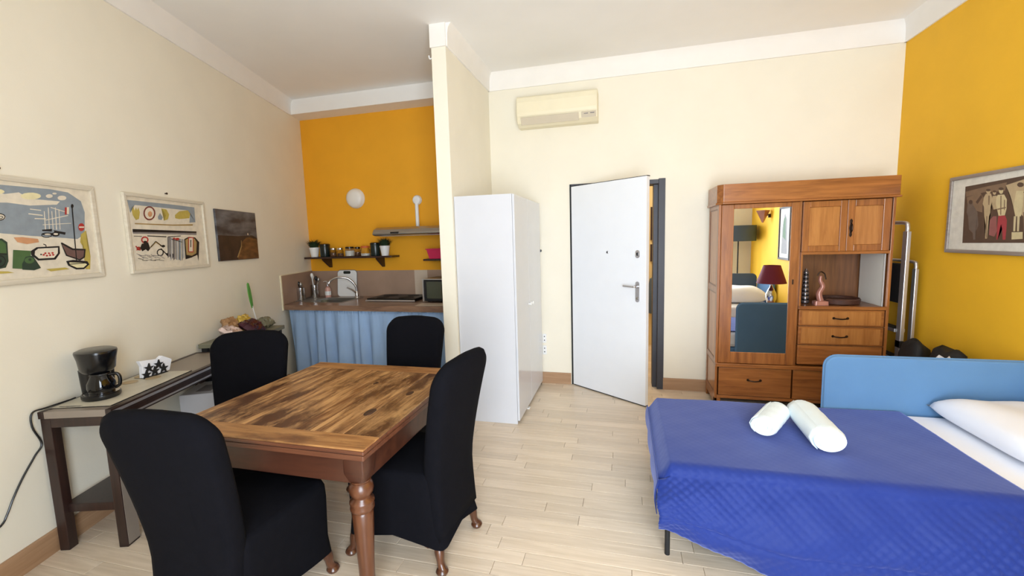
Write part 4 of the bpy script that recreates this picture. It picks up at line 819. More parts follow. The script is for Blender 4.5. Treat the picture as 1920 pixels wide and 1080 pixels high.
# shelves
def shelf(label, x0, x1, z, brackets, d=.20):
    t = thing('wall_shelf', label, 'shelf', (0, YK, z), 0)
    boxobj('board', (x0, x1, -d, -.001, -.022, 0), M['shelf'], t, .003)
    for bx_ in brackets:
        bm = B(); prism(bm, [(-.001, -.0221), (-d + .03, -.0221), (-d + .035, -.04), (-.03, -.14), (-.001, -.14)], 0, bx_ - .012, bx_ + .012); obj('bracket', bm, M['shelf'], t)
ZS = 1.432
shelf('dark brown shelf of jars and plants below the wall lamp', lwx(YK-.2) + .006, -2.68, ZS, (-3.66, -2.90))
shelf('short dark shelf with a pink box beside the partition', -2.27, XPL - .01, 1.385, (-2.02,))
def plant(label, x):
    t = thing('potted_grass', label, 'plant', (x, YK - .13, ZS), 0, 'potted grass on the shelf')
    bm = B(); lathe(bm, [(.042, 0), (.058, .105), (.062, .105), (.062, .12), (.054, .12), (.050, .10), (.002, .10)], (0, 0, 0), 20); obj('pot', bm, M['white_ceramic'], t, smooth=True)
    bm = B(); r = random.Random(int(x * 100))
    for k in range(260):
        a = r.uniform(0, 2*PI); q = r.uniform(0, .04); l = r.uniform(.08, .15); lean = r.uniform(.1, .85)
        p0 = Vector((q * math.cos(a), q * math.sin(a), .10)); dr = Vector((math.cos(a) * lean, math.sin(a) * lean, 1)).normalized()
        p1 = p0 + dr * l * .6; p2 = p1 + (dr + Vector((math.cos(a) * .6, math.sin(a) * .6, -.2))).normalized() * l * .4
        s = Vector((-math.sin(a), math.cos(a), 0)) * .0035
        v = [bm.verts.new(w) for w in (p0 - s, p0 + s, p1 + s, p1 - s, p2)]
        bm.faces.new(v[:4]); bm.faces.new((v[3], v[2], v[4]))
    obj('leaves', bm, M['grass'], t, kind='stuff')
plant('white pot of dark grass at the left end of the kitchen shelf', -3.80)
plant('white pot of dark grass at the right end of the kitchen shelf', -2.80)
def canister(label, x):
    t = thing('canister', label, 'canister', (x, YK - .12, ZS), 0, 'dark canisters on the shelf')
    bm = B(); lathe(bm, [(.055, 0), (.058, .01), (.06, .13), (.058, .14)], (0, 0, 0), 22); obj('body', bm, M['bottle_green'], t, smooth=True)
    bm = B(); lathe(bm, [(.062, .14), (.062, .155), (.05, .163), (.01, .165)], (0, 0, 0), 22); obj('lid', bm, M['black'], t, smooth=True)
canister('dark green canister beside the left potted grass', -3.65)
canister('dark green canister beside the right potted grass', -2.935)
def jar(label, x, r, h, lidmat, fill, fillh, dy=.12):
    t = thing('storage_jar', label, 'jar', (x, YK - dy, ZS), 0, 'storage jars on the kitchen shelf')
    bm = B(); lathe(bm, [(r*.9, 0), (r, .006), (r, h*.8), (r*.85, h*.9), (r*.85, h)], (0, 0, 0), 20); obj('glass_body', bm, M['glass'], t, smooth=True)
    bm = B(); lathe(bm, [(r*.86, .004), (r*.93, .008), (r*.93, fillh)], (0, 0, 0), 18); obj('contents', bm, fill, t, smooth=True)
    bm = B(); lathe(bm, [(r*.92, h), (r*.94, h+.004), (r*.94, h+.02), (r*.8, h+.024)], (0, 0, 0), 20); obj('lid', bm, lidmat, t, smooth=True)
jar('small glass jar with steel lid, nearest the left dark canister', -3.53, .037, .085, M['chrome'], M['spice'], .05)
jar('second small glass jar with steel lid on the kitchen shelf', -3.43, .037, .085, M['chrome'], M['spice'], .04)
jar('wide glass jar with black lid in the middle of the shelf', -3.295, .055, .095, M['black'], M['salt'], .07)
jar('small glass jar with black lid beside the wide jar', -3.185, .036, .09, M['black'], M['spice'], .05)
jar('glass jar with orange lid and white contents on the kitchen shelf', -3.075, .055, .10, M['orange'], M['salt'], .03)
# pink box
t = thing('storage_box', 'pink plastic box on the short shelf by the partition', 'box', (-2.06, YK - .11, 1.385))
bm = B(); v0 = [(-.17, -.075), (.17, -.075), (.17, .075), (-.17, .075)]
A = [bm.verts.new((x * .84, y * .84, .001)) for x, y in v0]; Bq = [bm.verts.new((x, y, .115)) for x, y in v0]; Cq = [bm.verts.new((x * .96, y * .92, .115)) for x, y in v0]; Dq = [bm.verts.new((x * .82, y * .8, .01)) for x, y in v0]
bm.faces.new(A[::-1])
for P_, Q_ in ((A, Bq), (Bq, Cq), (Cq, Dq)):
    for i in range(4): bm.faces.new((P_[i], P_[(i+1) % 4], Q_[(i+1) % 4], Q_[i]))
bm.faces.new(Dq); obj('tub', bm, M['pink'], t)
bm = B()
for a_, b_ in (((-.18, -.085), (.18, -.073)), ((-.18, .073), (.18, .085))): box(bm, a_[0], b_[0], a_[1], b_[1], .108, .118)
box(bm, -.18, -.166, -.073, .073, .108, .118); box(bm, .166, .18, -.073, .073, .108, .118); obj('rim', bm, M['pink'], t)
# hob
t = thing('hob', 'black glass hob with chrome front edge on the worktop', 'hob', (-2.57, 4.55, .92))
boxobj('glass_top', (-.30, .30, -.19, .21, .008, .034), M['hob_glass'], t, .003)
boxobj('front_trim', (-.31, .31, -.205, -.19, .004, .022), M['alu'], t, .002)
boxobj('tray', (-.295, .295, -.185, .2, 0, .008), M['black'], t)
for (hx, hy, hr) in ((-.15, .09, .09), (.15, .09, .07), (-.15, -.09, .07), (.15, -.09, .09)):
    bm = B(); lathe(bm, [(hr, .0341), (hr, .0355), (hr * .9, .0356)], (hx, hy, 0), 28); obj('cooking_zone', bm, M['black_matte'], t)
# microwave
t = thing('microwave', 'black microwave with chrome edge at the partition end of the worktop', 'microwave', (-1.835, 4.50, .92), math.radians(-4))
boxobj('casing', (-.30, .30, -.17, .17, .012, .262), M['black'], t, .006)
d = boxobj('door', (-.298, .16, -.185, -.171, .016, .258), M['black_matte'], t, .003)
boxobj('window', (-.25, .12, -.1875, -.1845, .045, .23), M['oven_glass'], d)
bm = B(); box(bm, -.302, -.284, -.194, -.17, .012, .262); box(bm, -.284, .30, -.194, -.17, .252, .262); obj('chrome_edge', bm, M['alu'], t)
boxobj('control_panel', (.165, .298, -.185, -.171, .016, .25), M['black'], t, .003)
for fx in (-.26, .26):
    bm = B(); lathe(bm, [(.015, 0), (.015, .012)], (fx, -.13, 0), 10); obj('foot', bm, M['black'], t)
tag(boxobj('flat_board', (-2.13, -1.80, 4.10, 4.27, .92, .9225), M['tile_reflection_and_board']), 'pale flat board lying on the worktop before the microwave', 'board')
# tap
t = thing('kitchen_tap', 'chrome arched kitchen tap behind the sink', 'tap', (-3.20, 4.66, .924))
bm = B(); lathe(bm, [(.032, 0), (.03, .012), (.022, .02), (.022, .07), (.016, .08)], (0, 0, 0), 18); obj('base', bm, M['chrome'], t, smooth=True)
bm = B(); tube(bm, spline([(0, 0, .07), (-.01, -.01, .15), (-.07, -.05, .235), (-.17, -.11, .26), (-.25, -.15, .225), (-.27, -.165, .185)], 7), [.0125] * 35 + [.014], 12); obj('spout', bm, M['chrome'], t, smooth=True)
bm = B(); tube(bm, [(0, -.01, .055), (-.03, -.05, .10), (-.075, -.09, .135)], [.012, .010, .008], 10); obj('lever', bm, M['chrome'], t, smooth=True)
# chopping board
t = thing('chopping_board', 'white chopping board with dark handle leaning behind the tap', 'chopping board', (-3.42, YK - .055, .921))
bm = B(); prism(bm, rrect(.135, .165, .04, 6, 0, .165), 1, -.006, .006); o1 = obj('board', bm, M['white_plastic'], t, bevel=.002)
bm = B(); prism(bm, rrect(.14, .17, .044, 6, 0, .168), 1, -.004, .004); o2 = obj('rim', bm, M['ink_grey'], t)
bm = B(); prism(bm, rrect(.05, .018, .014, 5, 0, .305), 1, -.009, .009); o3 = obj('grip', bm, M['bottle_green'], t)
for q in (o1, o2, o3): q.rotation_euler = (math.radians(-6), 0, math.radians(2))
# utensil holders and soap
def holder(label, x, y, h, tools):
    t = thing('utensil_holder', label, 'utensil holder', (x, y, .924), 0, 'steel utensil holders')
    bm = B(); lathe(bm, [(.048, 0), (.05, .004), (.05, h), (.046, h), (.046, .006), (.001, .006)], (0, 0, 0), 22, cap=False); obj('cup', bm, M['chrome'], t, smooth=True)
    for k, (dx, dy, l, mt) in enumerate(tools):
        bm = B(); tube(bm, [(dx * .5, dy * .5, .01), (dx, dy, h), (dx * 1.6, dy * 1.6, l)], [.004, .005, .006], 8)
        lathe(bm, [(.004, l - .01), (.016, l + .01), (.019, l + .03), (.012, l + .05), (.003, l + .055)], (dx * 1.6, dy * 1.6, 0), 12); obj('utensil', bm, mt, t, smooth=True)
holder('steel utensil cup at the left wall end of the worktop', -3.80, 4.40, .15, [(-.02, .01, .17, M['black']), (.02, -.015, .165, M['steel'])])
holder('steel utensil cup full of tools beside the soap bottle', -3.76, 4.60, .16, [(-.02, .01, .24, M['white_plastic']), (.02, .0, .22, M['black']), (.0, -.02, .26, M['white_plastic']), (.025, .02, .20, M['steel'])])
t = thing('soap_bottle', 'small pink soap bottle with pump beside the sink', 'bottle', (-3.63, 4.68, .92))
bm = B(); lathe(bm, [(.034, 0), (.036, .005), (.036, .10), (.028, .125), (.012, .135), (.012, .145)], (0, 0, 0), 18); obj('body', bm, M['soap'], t, smooth=True)
bm = B(); lathe(bm, [(.0145, .145), (.0145, .16), (.005, .162), (.005, .20)], (0, 0, 0), 12); tube(bm, [(0, 0, .20), (-.02, -.02, .205), (-.035, -.035, .197)], .006, 8); obj('pump', bm, M['chrome'], t, smooth=True)
bm = B(); lathe(bm, [(.0365, .03), (.0368, .03), (.0368, .08), (.0365, .08)], (0, 0, 0), 18); obj('paper_label', bm, M['white_plastic'], t, smooth=True)
t = thing('cup', 'pale green cup standing in the sink', 'cup', (-3.47, 4.40, .7755))
bm = B(); lathe(bm, [(.028, 0), (.04, .12), (.042, .15), (.038, .15), (.036, .12), (.001, .01)], (0, 0, 0), 18, cap=False); obj('body', bm, M['tray'], t, smooth=True)
bm = B(); tube(bm, spline([(.038, 0, .12), (.07, 0, .11), (.07, 0, .06), (.034, 0, .05)], 5), .005, 8); obj('handle', bm, M['tray'], t, smooth=True)
t = thing('bowl', 'white ceramic bowl standing in the sink', 'bowl', (-3.28, 4.45, .7755))
bm = B(); lathe(bm, [(.03, 0), (.085, .03), (.095, .09), (.09, .093), (.08, .035), (.001, .012)], (0, 0, 0), 24, cap=False); obj('body', bm, M['white_ceramic'], t, smooth=True)
bm = B(); lathe(bm, [(.095, .089), (.098, .092), (.095, .095), (.090, .094)], (0, 0, 0), 24, cap=False); obj('rim', bm, M['chrome'], t, smooth=True)
# ------------------------------------------------------------------ pictures
def print_mesh(name, art, parent, xc, zc, y0, xmin=-9, xmax=9):
    """flat printed shapes laid on the sheet, one colour each"""
    inks = sorted(set(c for c, _ in art)); bm = B()
    for k, (c, pts) in enumerate(art):
        yy = y0 - .0002 - k * .00002
        pp = []
        for x, z in pts:
            q = (min(max(x, xmin), xmax) - xc, z - zc)
            if not pp or (abs(q[0] - pp[-1][0]) + abs(q[1] - pp[-1][1])) > 1e-4: pp.append(q)
        if len(pp) < 3: continue
        f = bm.faces.new([bm.verts.new((x, yy, z)) for x, z in pp]); f.material_index = inks.index(c)
    bmesh.ops.triangulate(bm, faces=bm.faces[:])
    me = bpy.data.meshes.new(name); bm.to_mesh(me); bm.free()
    for c in inks: me.materials.append(M['ink_orange_ink' if c == 'orange' else 'ink_' + c])
    o = bpy.data.objects.new(name, me); C.objects.link(o); o.parent = parent; return o
def framed(name, label, loc, rot, w, h, fw, fd, mat, mats, group=None):
    t = thing(name, label, 'picture', loc, rot, group)
    bm = B(); W, H = w / 2, h / 2
    for pts in (((-W, -H), (W, -H), (W-fw, -H+fw), (-W+fw, -H+fw)), ((W, -H), (W, H), (W-fw, H-fw), (W-fw, -H+fw)), ((W, H), (-W, H), (-W+fw, H-fw), (W-fw, H-fw)), ((-W, H), (-W, -H), (-W+fw, -H+fw), (-W+fw, H-fw))):
        prism(bm, pts, 1, -fd, -.001)
    obj('frame', bm, mat, t, bevel=.003)
    boxobj('sheet', (-W + fw, W - fw, -fd * .5, -.002, -H + fw, H - fw), mats, t)
    return t
s_c, z_c = .2375, 1.697
t = framed('framed_print', 'white framed print of boats and harbour by the coffee maker', LW(s_c, 0, z_c), ROTL, .755, .535, .026, .022, M['frame_white'], M['ink_paper'])
print_mesh('print', ART1, t, s_c, z_c, -.0112, s_c - .35, s_c + .35)
bm = B(); lathe(bm, [(.004, 0), (.004, -.012), (.008, -.013), (.006, -.016)], (-.11, 0, .30), 10, 1); obj('nail', bm, M['iron'], t, smooth=True)
s_c = 1.213
t = framed('framed_print', 'white framed print of fruit and tools, middle of the three wall pictures', LW(s_c, 0, 1.694), ROTL, .785, .53, .022, .022, M['frame_white'], M['ink_paper'])
print_mesh('print', ART2, t, s_c, 1.694, -.0112, s_c - .36, s_c + .36)
bm = B(); lathe(bm, [(.004, 0), (.004, -.012), (.008, -.013), (.006, -.016)], (.0, 0, .295), 10, 1); obj('nail', bm, M['iron'], t, smooth=True)
# dark landscape canvas
m = bpy.data.materials.new('dark_landscape'); m.use_nodes = True; nt = m.node_tree; b = nt.nodes['Principled BSDF']; b.inputs['Roughness'].default_value = .5
tc = nt.nodes.new('ShaderNodeTexCoord'); mp = nt.nodes.new('ShaderNodeMapping'); mp.inputs['Scale'].default_value = (3, 1, 9); nz = nt.nodes.new('ShaderNodeTexNoise'); nz.inputs['Scale'].default_value = 1.2; nz.inputs['Detail'].default_value = 6
rp_ = nt.nodes.new('ShaderNodeValToRGB'); rp_.color_ramp.elements[0].position = .38; rp_.color_ramp.elements[0].color = rgb(56, 52, 56); rp_.color_ramp.elements[1].position = .68; rp_.color_ramp.elements[1].color = rgb(122, 124, 128)
nt.links.new(tc.outputs['Object'], mp.inputs[0]); nt.links.new(mp.outputs[0], nz.inputs['Vector']); nt.links.new(nz.outputs['Fac'], rp_.inputs[0]); nt.links.new(rp_.outputs[0], b.inputs['Base Color'])
M['dark_sky'] = m
M['hill'] = node_mat('ink_hill', rgb(112, 76, 42), .55, var=.5, scale=9, stretch=(1, 1, 2.5)); M['hill_dark'] = node_mat('ink_dark_hill', rgb(58, 42, 34), .55, var=.4, scale=9); M['ink_hill'] = M['hill']; M['ink_hilldark'] = M['hill_dark']
t = thing('canvas_painting', 'unframed dark landscape canvas nearest the kitchen niche', 'picture', LW(2.06, 0, 1.692), ROTL)
boxobj('canvas', (-.315, .315, -.018, -.001, -.226, .226), M['dark_sky'], t, .002)
ART3 = [('hilldark', [(-.312, -.222), (.312, -.222), (.312, -.02), (.15, .0), (-.02, -.005), (-.312, -.0)]),
        ('hill', [(-.05, -.222), (.312, -.222), (.312, -.04), (.22, -.015), (.12, -.02), (.04, -.06), (.0, -.12)]),
        ('tan', [(-.06, -.20), (-.02, -.15), (.02, -.10), (.028, -.045), (.034, -.045), (.03, -.105), (-.005, -.155), (-.045, -.205)]),
        ('paper', [(.145, .005), (.16, .005), (.16, .02), (.153, .028), (.145, .02)]),
        ('hilldark', [(.17, -.01), (.2, .005), (.24, .0), (.3, -.02), (.25, -.03)])]
print_mesh('painted_scene', ART3, t, 0, 0, -.0181)
# picture on the yellow wall
yc = -3.485
t = framed('framed_print', 'grey framed print of standing figures on the yellow wall above the bed', (XR, -yc, 1.668), -PI / 2, .80, .535, .024, .025, M['frame_grey'], M['ink_p_mat'])
print_mesh('print', ART4, t, yc, 1.668, -.0127, -9, -3.20)

# ------------------------------------------------------------------ console with coffee maker
ZT = .768
t = thing('console_table', 'narrow espresso console with taupe top along the left wall', 'console table', LW(.12), ROTL)
Lc, Dc = 1.20, .385
def cb(x0, x1, a, b_, z0, z1): return (x0, x1, -b_, -a, z0, z1)       # a, b = distance from the wall
boxobj('top_panel', cb(0.03, Lc-.03, .05, Dc-.03, ZT-.03, ZT), M['console_top'], t)
bm = B(); box(bm, *cb(0, Lc, .02, .05, ZT-.035, ZT+.002)); box(bm, *cb(0, Lc, Dc-.03, Dc, ZT-.035, ZT+.002)); box(bm, *cb(Lc-.03, Lc, .05, Dc-.03, ZT-.035, ZT+.002)); obj('top_border', bm, M['console_wood'], t, bevel=.002)
boxobj('end_border', cb(0, .03, .05, Dc-.03, ZT-.035, ZT+.002), M['console_top'], t, .002)
boxobj('metal_strip', cb(.01, Lc, Dc, Dc+.004, ZT-.022, ZT-.008), M['alu'], t)
bm = B(); box(bm, *cb(.05, Lc-.05, Dc-.035, Dc-.01, ZT-.085, ZT-.036)); box(bm, *cb(.05, Lc-.05, .035, .06, ZT-.085, ZT-.036)); box(bm, *cb(.004, .05, .075, Dc-.055, ZT-.085, ZT-.036)); obj('apron', bm, M['console_wood'], t, bevel=.002)
boxobj('apron_strip', cb(.06, Lc-.06, Dc-.01, Dc-.007, ZT-.075, ZT-.065), M['alu'], t)
for (x0, a0, ln_) in ((.004, .025, .05), (Lc-.06, .025, .05)): boxobj('leg', cb(x0, x0+ln_, a0, a0+.05, 0, ZT-.036), M['console_wood'], t, .003)
for x0 in (.004, Lc-.085):
    lg = boxobj('leg', cb(x0, x0+.08, Dc-.055, Dc-.008, 0, ZT-.036), M['console_wood'], t, .003)
    boxobj('reflection_face', cb(x0+.006, x0+.078, Dc-.008, Dc-.006, .012, ZT-.09), M['console_top'], lg)  # taupe strip paints the glossy reflection on the leg's outer face
boxobj('stretcher', cb(.03, .055, .075, Dc-.055, .20, .245), M['console_wood'], t, .002)
boxobj('low_shelf', cb(.055, Lc-.09, .03, .28, .215, .235), M['console_wood'], t, .002)
# runner on the console
tag(boxobj('table_runner', (0, 0, 0, 0, 0, 0), M['placemat']), 'printed pale mat under the black coffee maker', 'mat')
o = bpy.data.objects['table_runner']; bm = B(); n1, n2 = 20, 8
def mz(u, v): return ZT + .003 + .0015 * math.sin(u * 17) * math.sin(v * 5 + 1)
V = [[[bm.verts.new((u * .62, -.34 + v * .30, mz(u * .6, v) + dz)) for dz in (0, .002)] for v in [j / n2 for j in range(n2 + 1)]] for u in [i / n1 for i in range(n1 + 1)]]
for i in range(n1):
    for j in range(n2):
        bm.faces.new((V[i][j][1], V[i+1][j][1], V[i+1][j+1][1], V[i][j+1][1])); bm.faces.new((V[i][j][0], V[i][j+1][0], V[i+1][j+1][0], V[i+1][j][0]))
for i in range(n1):
    for j in (0, n2): bm.faces.new((V[i][j][0], V[i+1][j][0], V[i+1][j][1], V[i][j][1]))
for j in range(n2):
    for i in (0, n1): bm.faces.new((V[i][j][0], V[i][j+1][0], V[i][j+1][1], V[i][j][1]))
bmesh.ops.recalc_face_normals(bm, faces=bm.faces[:]); bm.to_mesh(o.data); bm.free(); o.location = LW(.17); o.rotation_euler = (0, 0, ROTL)
for (u0, v0) in ((.40, -.12), (.48, -.20), (.52, -.10)):
    bm = B(); lathe(bm, [(.04, 0), (.04, .0012), (.001, .0013)], (u0, v0, ZT + .0067), 20); q = obj('printed_motif', bm, M['ink_p_tan'], o)
bm = B(); box(bm, .0, .62, -.345, -.338, ZT+.001, ZT+.0045); box(bm, .0, .02, -.338, -.04, ZT+.001, ZT+.0048); obj('dark_hem', bm, M['black_matte'], o)
# coffee maker
t = thing('coffee_maker', 'black drip coffee maker on the console table', 'coffee maker', LW(.325, .165, ZT + .0075), ROTL + math.radians(-40))
t.scale = (.86, .86, .86)
def oval(rx, ry, z, cx=0, cy=0, n=28): return [(cx + rx * math.cos(2*PI*i/n), cy + ry * math.sin(2*PI*i/n), z) for i in range(n)]
def loft(bm, rings, mi=0):
    R_ = [[bm.verts.new(p) for p in r] for r in rings]; n = len(R_[0])
    for k in range(len(R_) - 1):
        for i in range(n): bm.faces.new((R_[k][i], R_[k][(i+1) % n], R_[k+1][(i+1) % n], R_[k+1][i])).material_index = mi
    bm.faces.new(R_[0][::-1]); bm.faces.new(R_[-1])
bm = B(); loft(bm, [oval(.095, .115, 0), oval(.098, .118, .006), oval(.098, .118, .025), oval(.09, .11, .032)]); obj('base', bm, M['black'], t, smooth=True)
bm = B(); loft(bm, [oval(.082, .05, .03, 0, .06), oval(.085, .05, .10, 0, .062), oval(.088, .055, .18, 0, .06)]); obj('water_column', bm, M['black'], t, smooth=True)
bm = B(); loft(bm, [oval(.075, .095, .165, 0, .02), oval(.088, .108, .185, 0, .01), oval(.096, .118, .255, 0, 0), oval(.104, .126, .29, 0, 0), oval(.104, .126, .296, 0, 0)]); obj('brew_head', bm, M['black'], t, smooth=True)
bm = B(); loft(bm, [oval(.105, .127, .296), oval(.103, .125, .306), oval(.085, .105, .314), oval(.03, .04, .317)]); obj('lid', bm, M['black'], t, smooth=True)
bm = B(); lathe(bm, [(.05, .034), (.064, .04), (.072, .07), (.07, .10), (.055, .135), (.05, .15)], (0, -.04, 0), 26); jug = obj('glass_jug', bm, M['black_glass'], t, smooth=True)
bm = B(); lathe(bm, [(.052, .15), (.054, .153), (.05, .162), (.02, .165)], (0, -.04, 0), 24); obj('jug_lid', bm, M['black'], jug, smooth=True)
bm = B(); tube(bm, spline([(.035, -.08, .15), (.066, -.10, .152), (.08, -.108, .13), (.078, -.105, .08), (.06, -.085, .06)], 6), .010, 10); obj('jug_handle', bm, M['black'], jug, smooth=True)
bm = B(); lathe(bm, [(.085, .033), (.088, .036), (.08, .038)], (0, -.03, 0), 24); obj('hot_plate', bm, M['chrome'], t, smooth=True)
# cord down the wall
bm = B(); pts = [LW(.30, .045, ZT + .012), LW(.25, .05, ZT + .014), LW(.16, .03, ZT + .012), LW(.105, .012, ZT + .005), LW(.10, .008, .70), LW(.131, .008, .598), LW(.09, .008, .55), LW(.024, .008, .475), LW(-.03, .008, .40), LW(-.067, .008, .337), LW(-.10, .008, .30), LW(-.2, .008, .27)]
tag(obj('power_cord', (tube(bm, spline(pts, 6), .0045, 8), bm)[1], M['black'], smooth=True), 'black power cord hanging down the wall from the coffee maker', 'cord')
# napkin holder
t = thing('napkin_holder', 'white napkins in a holder with black flower cut-outs on the console', 'napkin holder', LW(.72, .155, ZT + .003), ROTL + math.radians(-12))
boxobj('base', (-.07, .07, -.03, .03, 0, .006), M['black_matte'], t, .002)
bm = B(); prism(bm, [(-.085, .006), (.095, .006), (.12, .075), (.055, .115), (.03, .10), (-.095, .118), (-.08, .08)], 1, -.012, .016); obj('napkins', bm, M['sheet'], t, bevel=.003)
def flower(cx, cz, r, y0):
    out = []
    for k in range(10):
        a = 2*PI*k/10 + .2; q = r if k % 2 == 0 else r * .38; out.append((cx + q * math.cos(a), cz + q * math.sin(a)))
    return out
for (fx, fz) in ((-.045, .06), (.02, .066), (-.01, .03), (.05, .032), (-.065, .022)):
    bm = B(); prism(bm, flower(fx, fz, .032, 0), 1, -.022, -.0125); obj('metal_flower', bm, M['black_matte'], t)
# cart with snack bags
t = thing('storage_cart', 'black slatted cart with a grey green tray behind the left chair', 'cart', LW(1.37), ROTL)
bm = B()
for (x0, a0) in ((0, .03), (0, .29), (.66, .03), (.66, .29)): boxobj('post', cb(x0, x0+.04, a0, a0+.04, 0, .79), M['black_matte'], t, .003)
for z in (.12, .45):
    boxobj('shelf_board', cb(0, .70, .03, .33, z, z+.02), M['black_matte'], t, .002)
for k in range(5): boxobj('slat', cb(.005, .02, .075, .285, .50 + k*.052, .535 + k*.052), M['black_matte'], t, .002)
boxobj('tray', cb(-.02, .72, .02, .35, .79, .825), M['tray'], t, .004)
def snack(label, s, off, w, h, mat, rz, tilt=.3, lift=0.0):
    """crumpled foil bag, pinched at both ends"""
    bm = B(); r = random.Random(int(s * 991)); n1, n2 = 12, 10; V = {}
    for side in (1, -1):
        for i in range(n1 + 1):
            for j in range(n2 + 1):
                u, v = i / n1 * 2 - 1, j / n2 * 2 - 1
                th = .035 * (1 - u**4) ** .5 * (1 - v**2) ** .5 + .002
                if i in (0, n1) or j in (0, n2): th = .0015
                k = (i, j, side)
                V[k] = bm.verts.new((u * w / 2 * (1 - .05 * v * v), side * th + r.uniform(-.012, .012) * (abs(u) < .98), v * h / 2 + r.uniform(-.006, .006)))
        for i in range(n1):
            for j in range(n2): bm.faces.new([V[(a, c_, side)] for a, c_ in ((i, j), (i+1, j), (i+1, j+1), (i, j+1))])
    loop = [(i, 0) for i in range(n1)] + [(n1, j) for j in range(n2)] + [(n1 - i, n2) for i in range(n1)] + [(0, n2 - j) for j in range(n2)]
    for a in range(len(loop)):
        p, q = loop[a], loop[(a + 1) % len(loop)]
        bm.faces.new((V[p + (1,)], V[q + (1,)], V[q + (-1,)], V[p + (-1,)]))
    o = obj('snack_bag', bm, mat, None, smooth=True, angle=28)
    o.location = LW(s, off, .826 + lift); o.rotation_euler = (-tilt, 0, ROTL + rz)
    bpy.context.view_layer.update()
    zmin = min((o.matrix_world @ v.co).z for v in o.data.vertices); o.location.z += .826 + lift - zmin
    tag(o, label, 'snack bag', 'snack bags on the cart tray'); return o
snack('pale pink silver snack bag at the near end of the cart tray', 1.47, .22, .20, .17, M['bag_pink'], .3, 1.0)
snack('dark purple foil snack bag in the middle of the cart tray', 1.72, .25, .26, .16, M['bag_purple'], .1, .9)
snack('tan snack bag standing against the wall on the cart tray', 1.66, .10, .17, .15, M['bag_tan'], 0, .25)
snack('yellow snack bag behind the purple bag on the tray', 1.87, .10, .14, .14, M['bag_yellow'], 0, .25)
snack('flat olive snack packet at the far end of the tray', 1.99, .22, .16, .12, M['tray'], -.2, 1.2)
t = thing('fly_swatter', 'green plastic spatula-like swatter with clear handle standing on the cart', 'fly swatter', LW(2.05, .085, .826), ROTL)
bm = B(); tube(bm, [(.03, -.02, 0), (.0, .0, .20)], .006, 8); obj('handle', bm, M['white_plastic'], t, smooth=True)
bm = B(); prism(bm, [(-.012, .18), (.012, .19), (.008, .26), (-.008, .36), (-.028, .42), (-.045, .425), (-.055, .41), (-.052, .33), (-.035, .25)], 1, -.004, .004); obj('blade', bm, M['green_plastic'], t, bevel=.002)
# packages under the console
t = thing('carton', 'upper white printed carton under the far end of the console', 'box', LW(1.16, .19, .235), ROTL + .15, 'cartons under the console')
boxobj('box_body', (-.16, .16, -.12, .12, .151, .30), M['carton'], t, .006)
for (x0, x1, z0, z1) in ((-.08, .05, .215, .25), (-.13, -.115, .22, .26), (.09, .13, .18, .21)): boxobj('printed_patch', (x0, x1, -.1212, -.12, z0, z1), M['ink_black'], t)
boxobj('printed_patch', (-.10, .06, -.06, .04, .30, .301), M['ink_grey'], t)
t = thing('carton', 'lower white printed carton on the shelf under the console', 'box', LW(1.14, .19, .235), ROTL + .05, 'cartons under the console')
boxobj('box_body', (-.17, .17, -.125, .12, .0, .15), M['carton'], t, .006)
for (x0, x1, z0, z1) in ((-.1, .0, .06, .1), (.06, .13, .1, .125)): boxobj('printed_patch', (x0, x1, -.1262, -.125, z0, z1), M['ink_red'], t)

# ------------------------------------------------------------------ dining table
TX0, TX1, TY0, TY1, TZ = -2.03, -.99, 1.41, 2.485, .78
t = thing('dining_table', 'square rustic wooden dining table with turned legs', 'dining table', ((TX0+TX1)/2, (TY0+TY1)/2, 0))
hw, hd = (TX1 - TX0) / 2, (TY1 - TY0) / 2; EB = .115
for y0, y1 in ((-hd, -hd + EB), (hd - EB, hd)):
    o = boxobj('end_board', (-hw, hw, -EB/2, EB/2, 0, .008), M['plank_end'], t, .0015); o.location = (0, (y0 + y1) / 2, TZ - .008)
ws = [.16, .19, .15, .20, .17, .17]; x = -hw; tot = sum(ws)
for w in ws:
    w = w / tot * 2 * hw
    o = boxobj('top_plank', (-w/2 + .0008, w/2 - .0008, -hd + EB + .0008, hd - EB - .0008, 0, .0078), M['plank'], t, .0015); o.location = (x + w/2, 0, TZ - .008); x += w
boxobj('edge_moulding', (-hw - .003, hw + .003, -hd - .003, hd + .003, TZ - .0245, TZ - .0081), M['plank_edge'], t, .005)
boxobj('shadow_gap', (-hw + .006, hw - .006, -hd + .006, hd - .006, TZ - .0285, TZ - .0245), M['black_matte'], t)
for (kx, ky, kr) in ((.33, -.19, .030), (.40, .08, .022), (.12, .2, .016)):
    bm = B(); lathe(bm, [(kr, 0), (kr * .97, .0006), (.001, .0007)], (0, 0, 0), 20); o = obj('knot', bm, M['knot'], t, smooth=True); o.location = (kx, ky, TZ - .0003); o.scale = (.75, 1.5, 1)
boxobj('draw_leaf', (-hw + .002, hw - .002, -hd + .002, hd - .002, TZ - .052, TZ - .0285), M['plank_edge'], t, .005)
for (a, b_) in (((-hw + .05, hw - .05, -hd + .035, -hd + .06), 0), ((-hw + .05, hw - .05, hd - .06, hd - .035), 0)):
    boxobj('apron', a + (TZ - .17, TZ - .052), M['table_apron'], t, .004)
for (x0, x1) in ((-hw + .035, -hw + .06), (hw - .06, hw - .035)):
    boxobj('apron', (x0, x1, -hd + .06, hd - .06, TZ - .17, TZ - .052), M['table_apron'], t, .004)
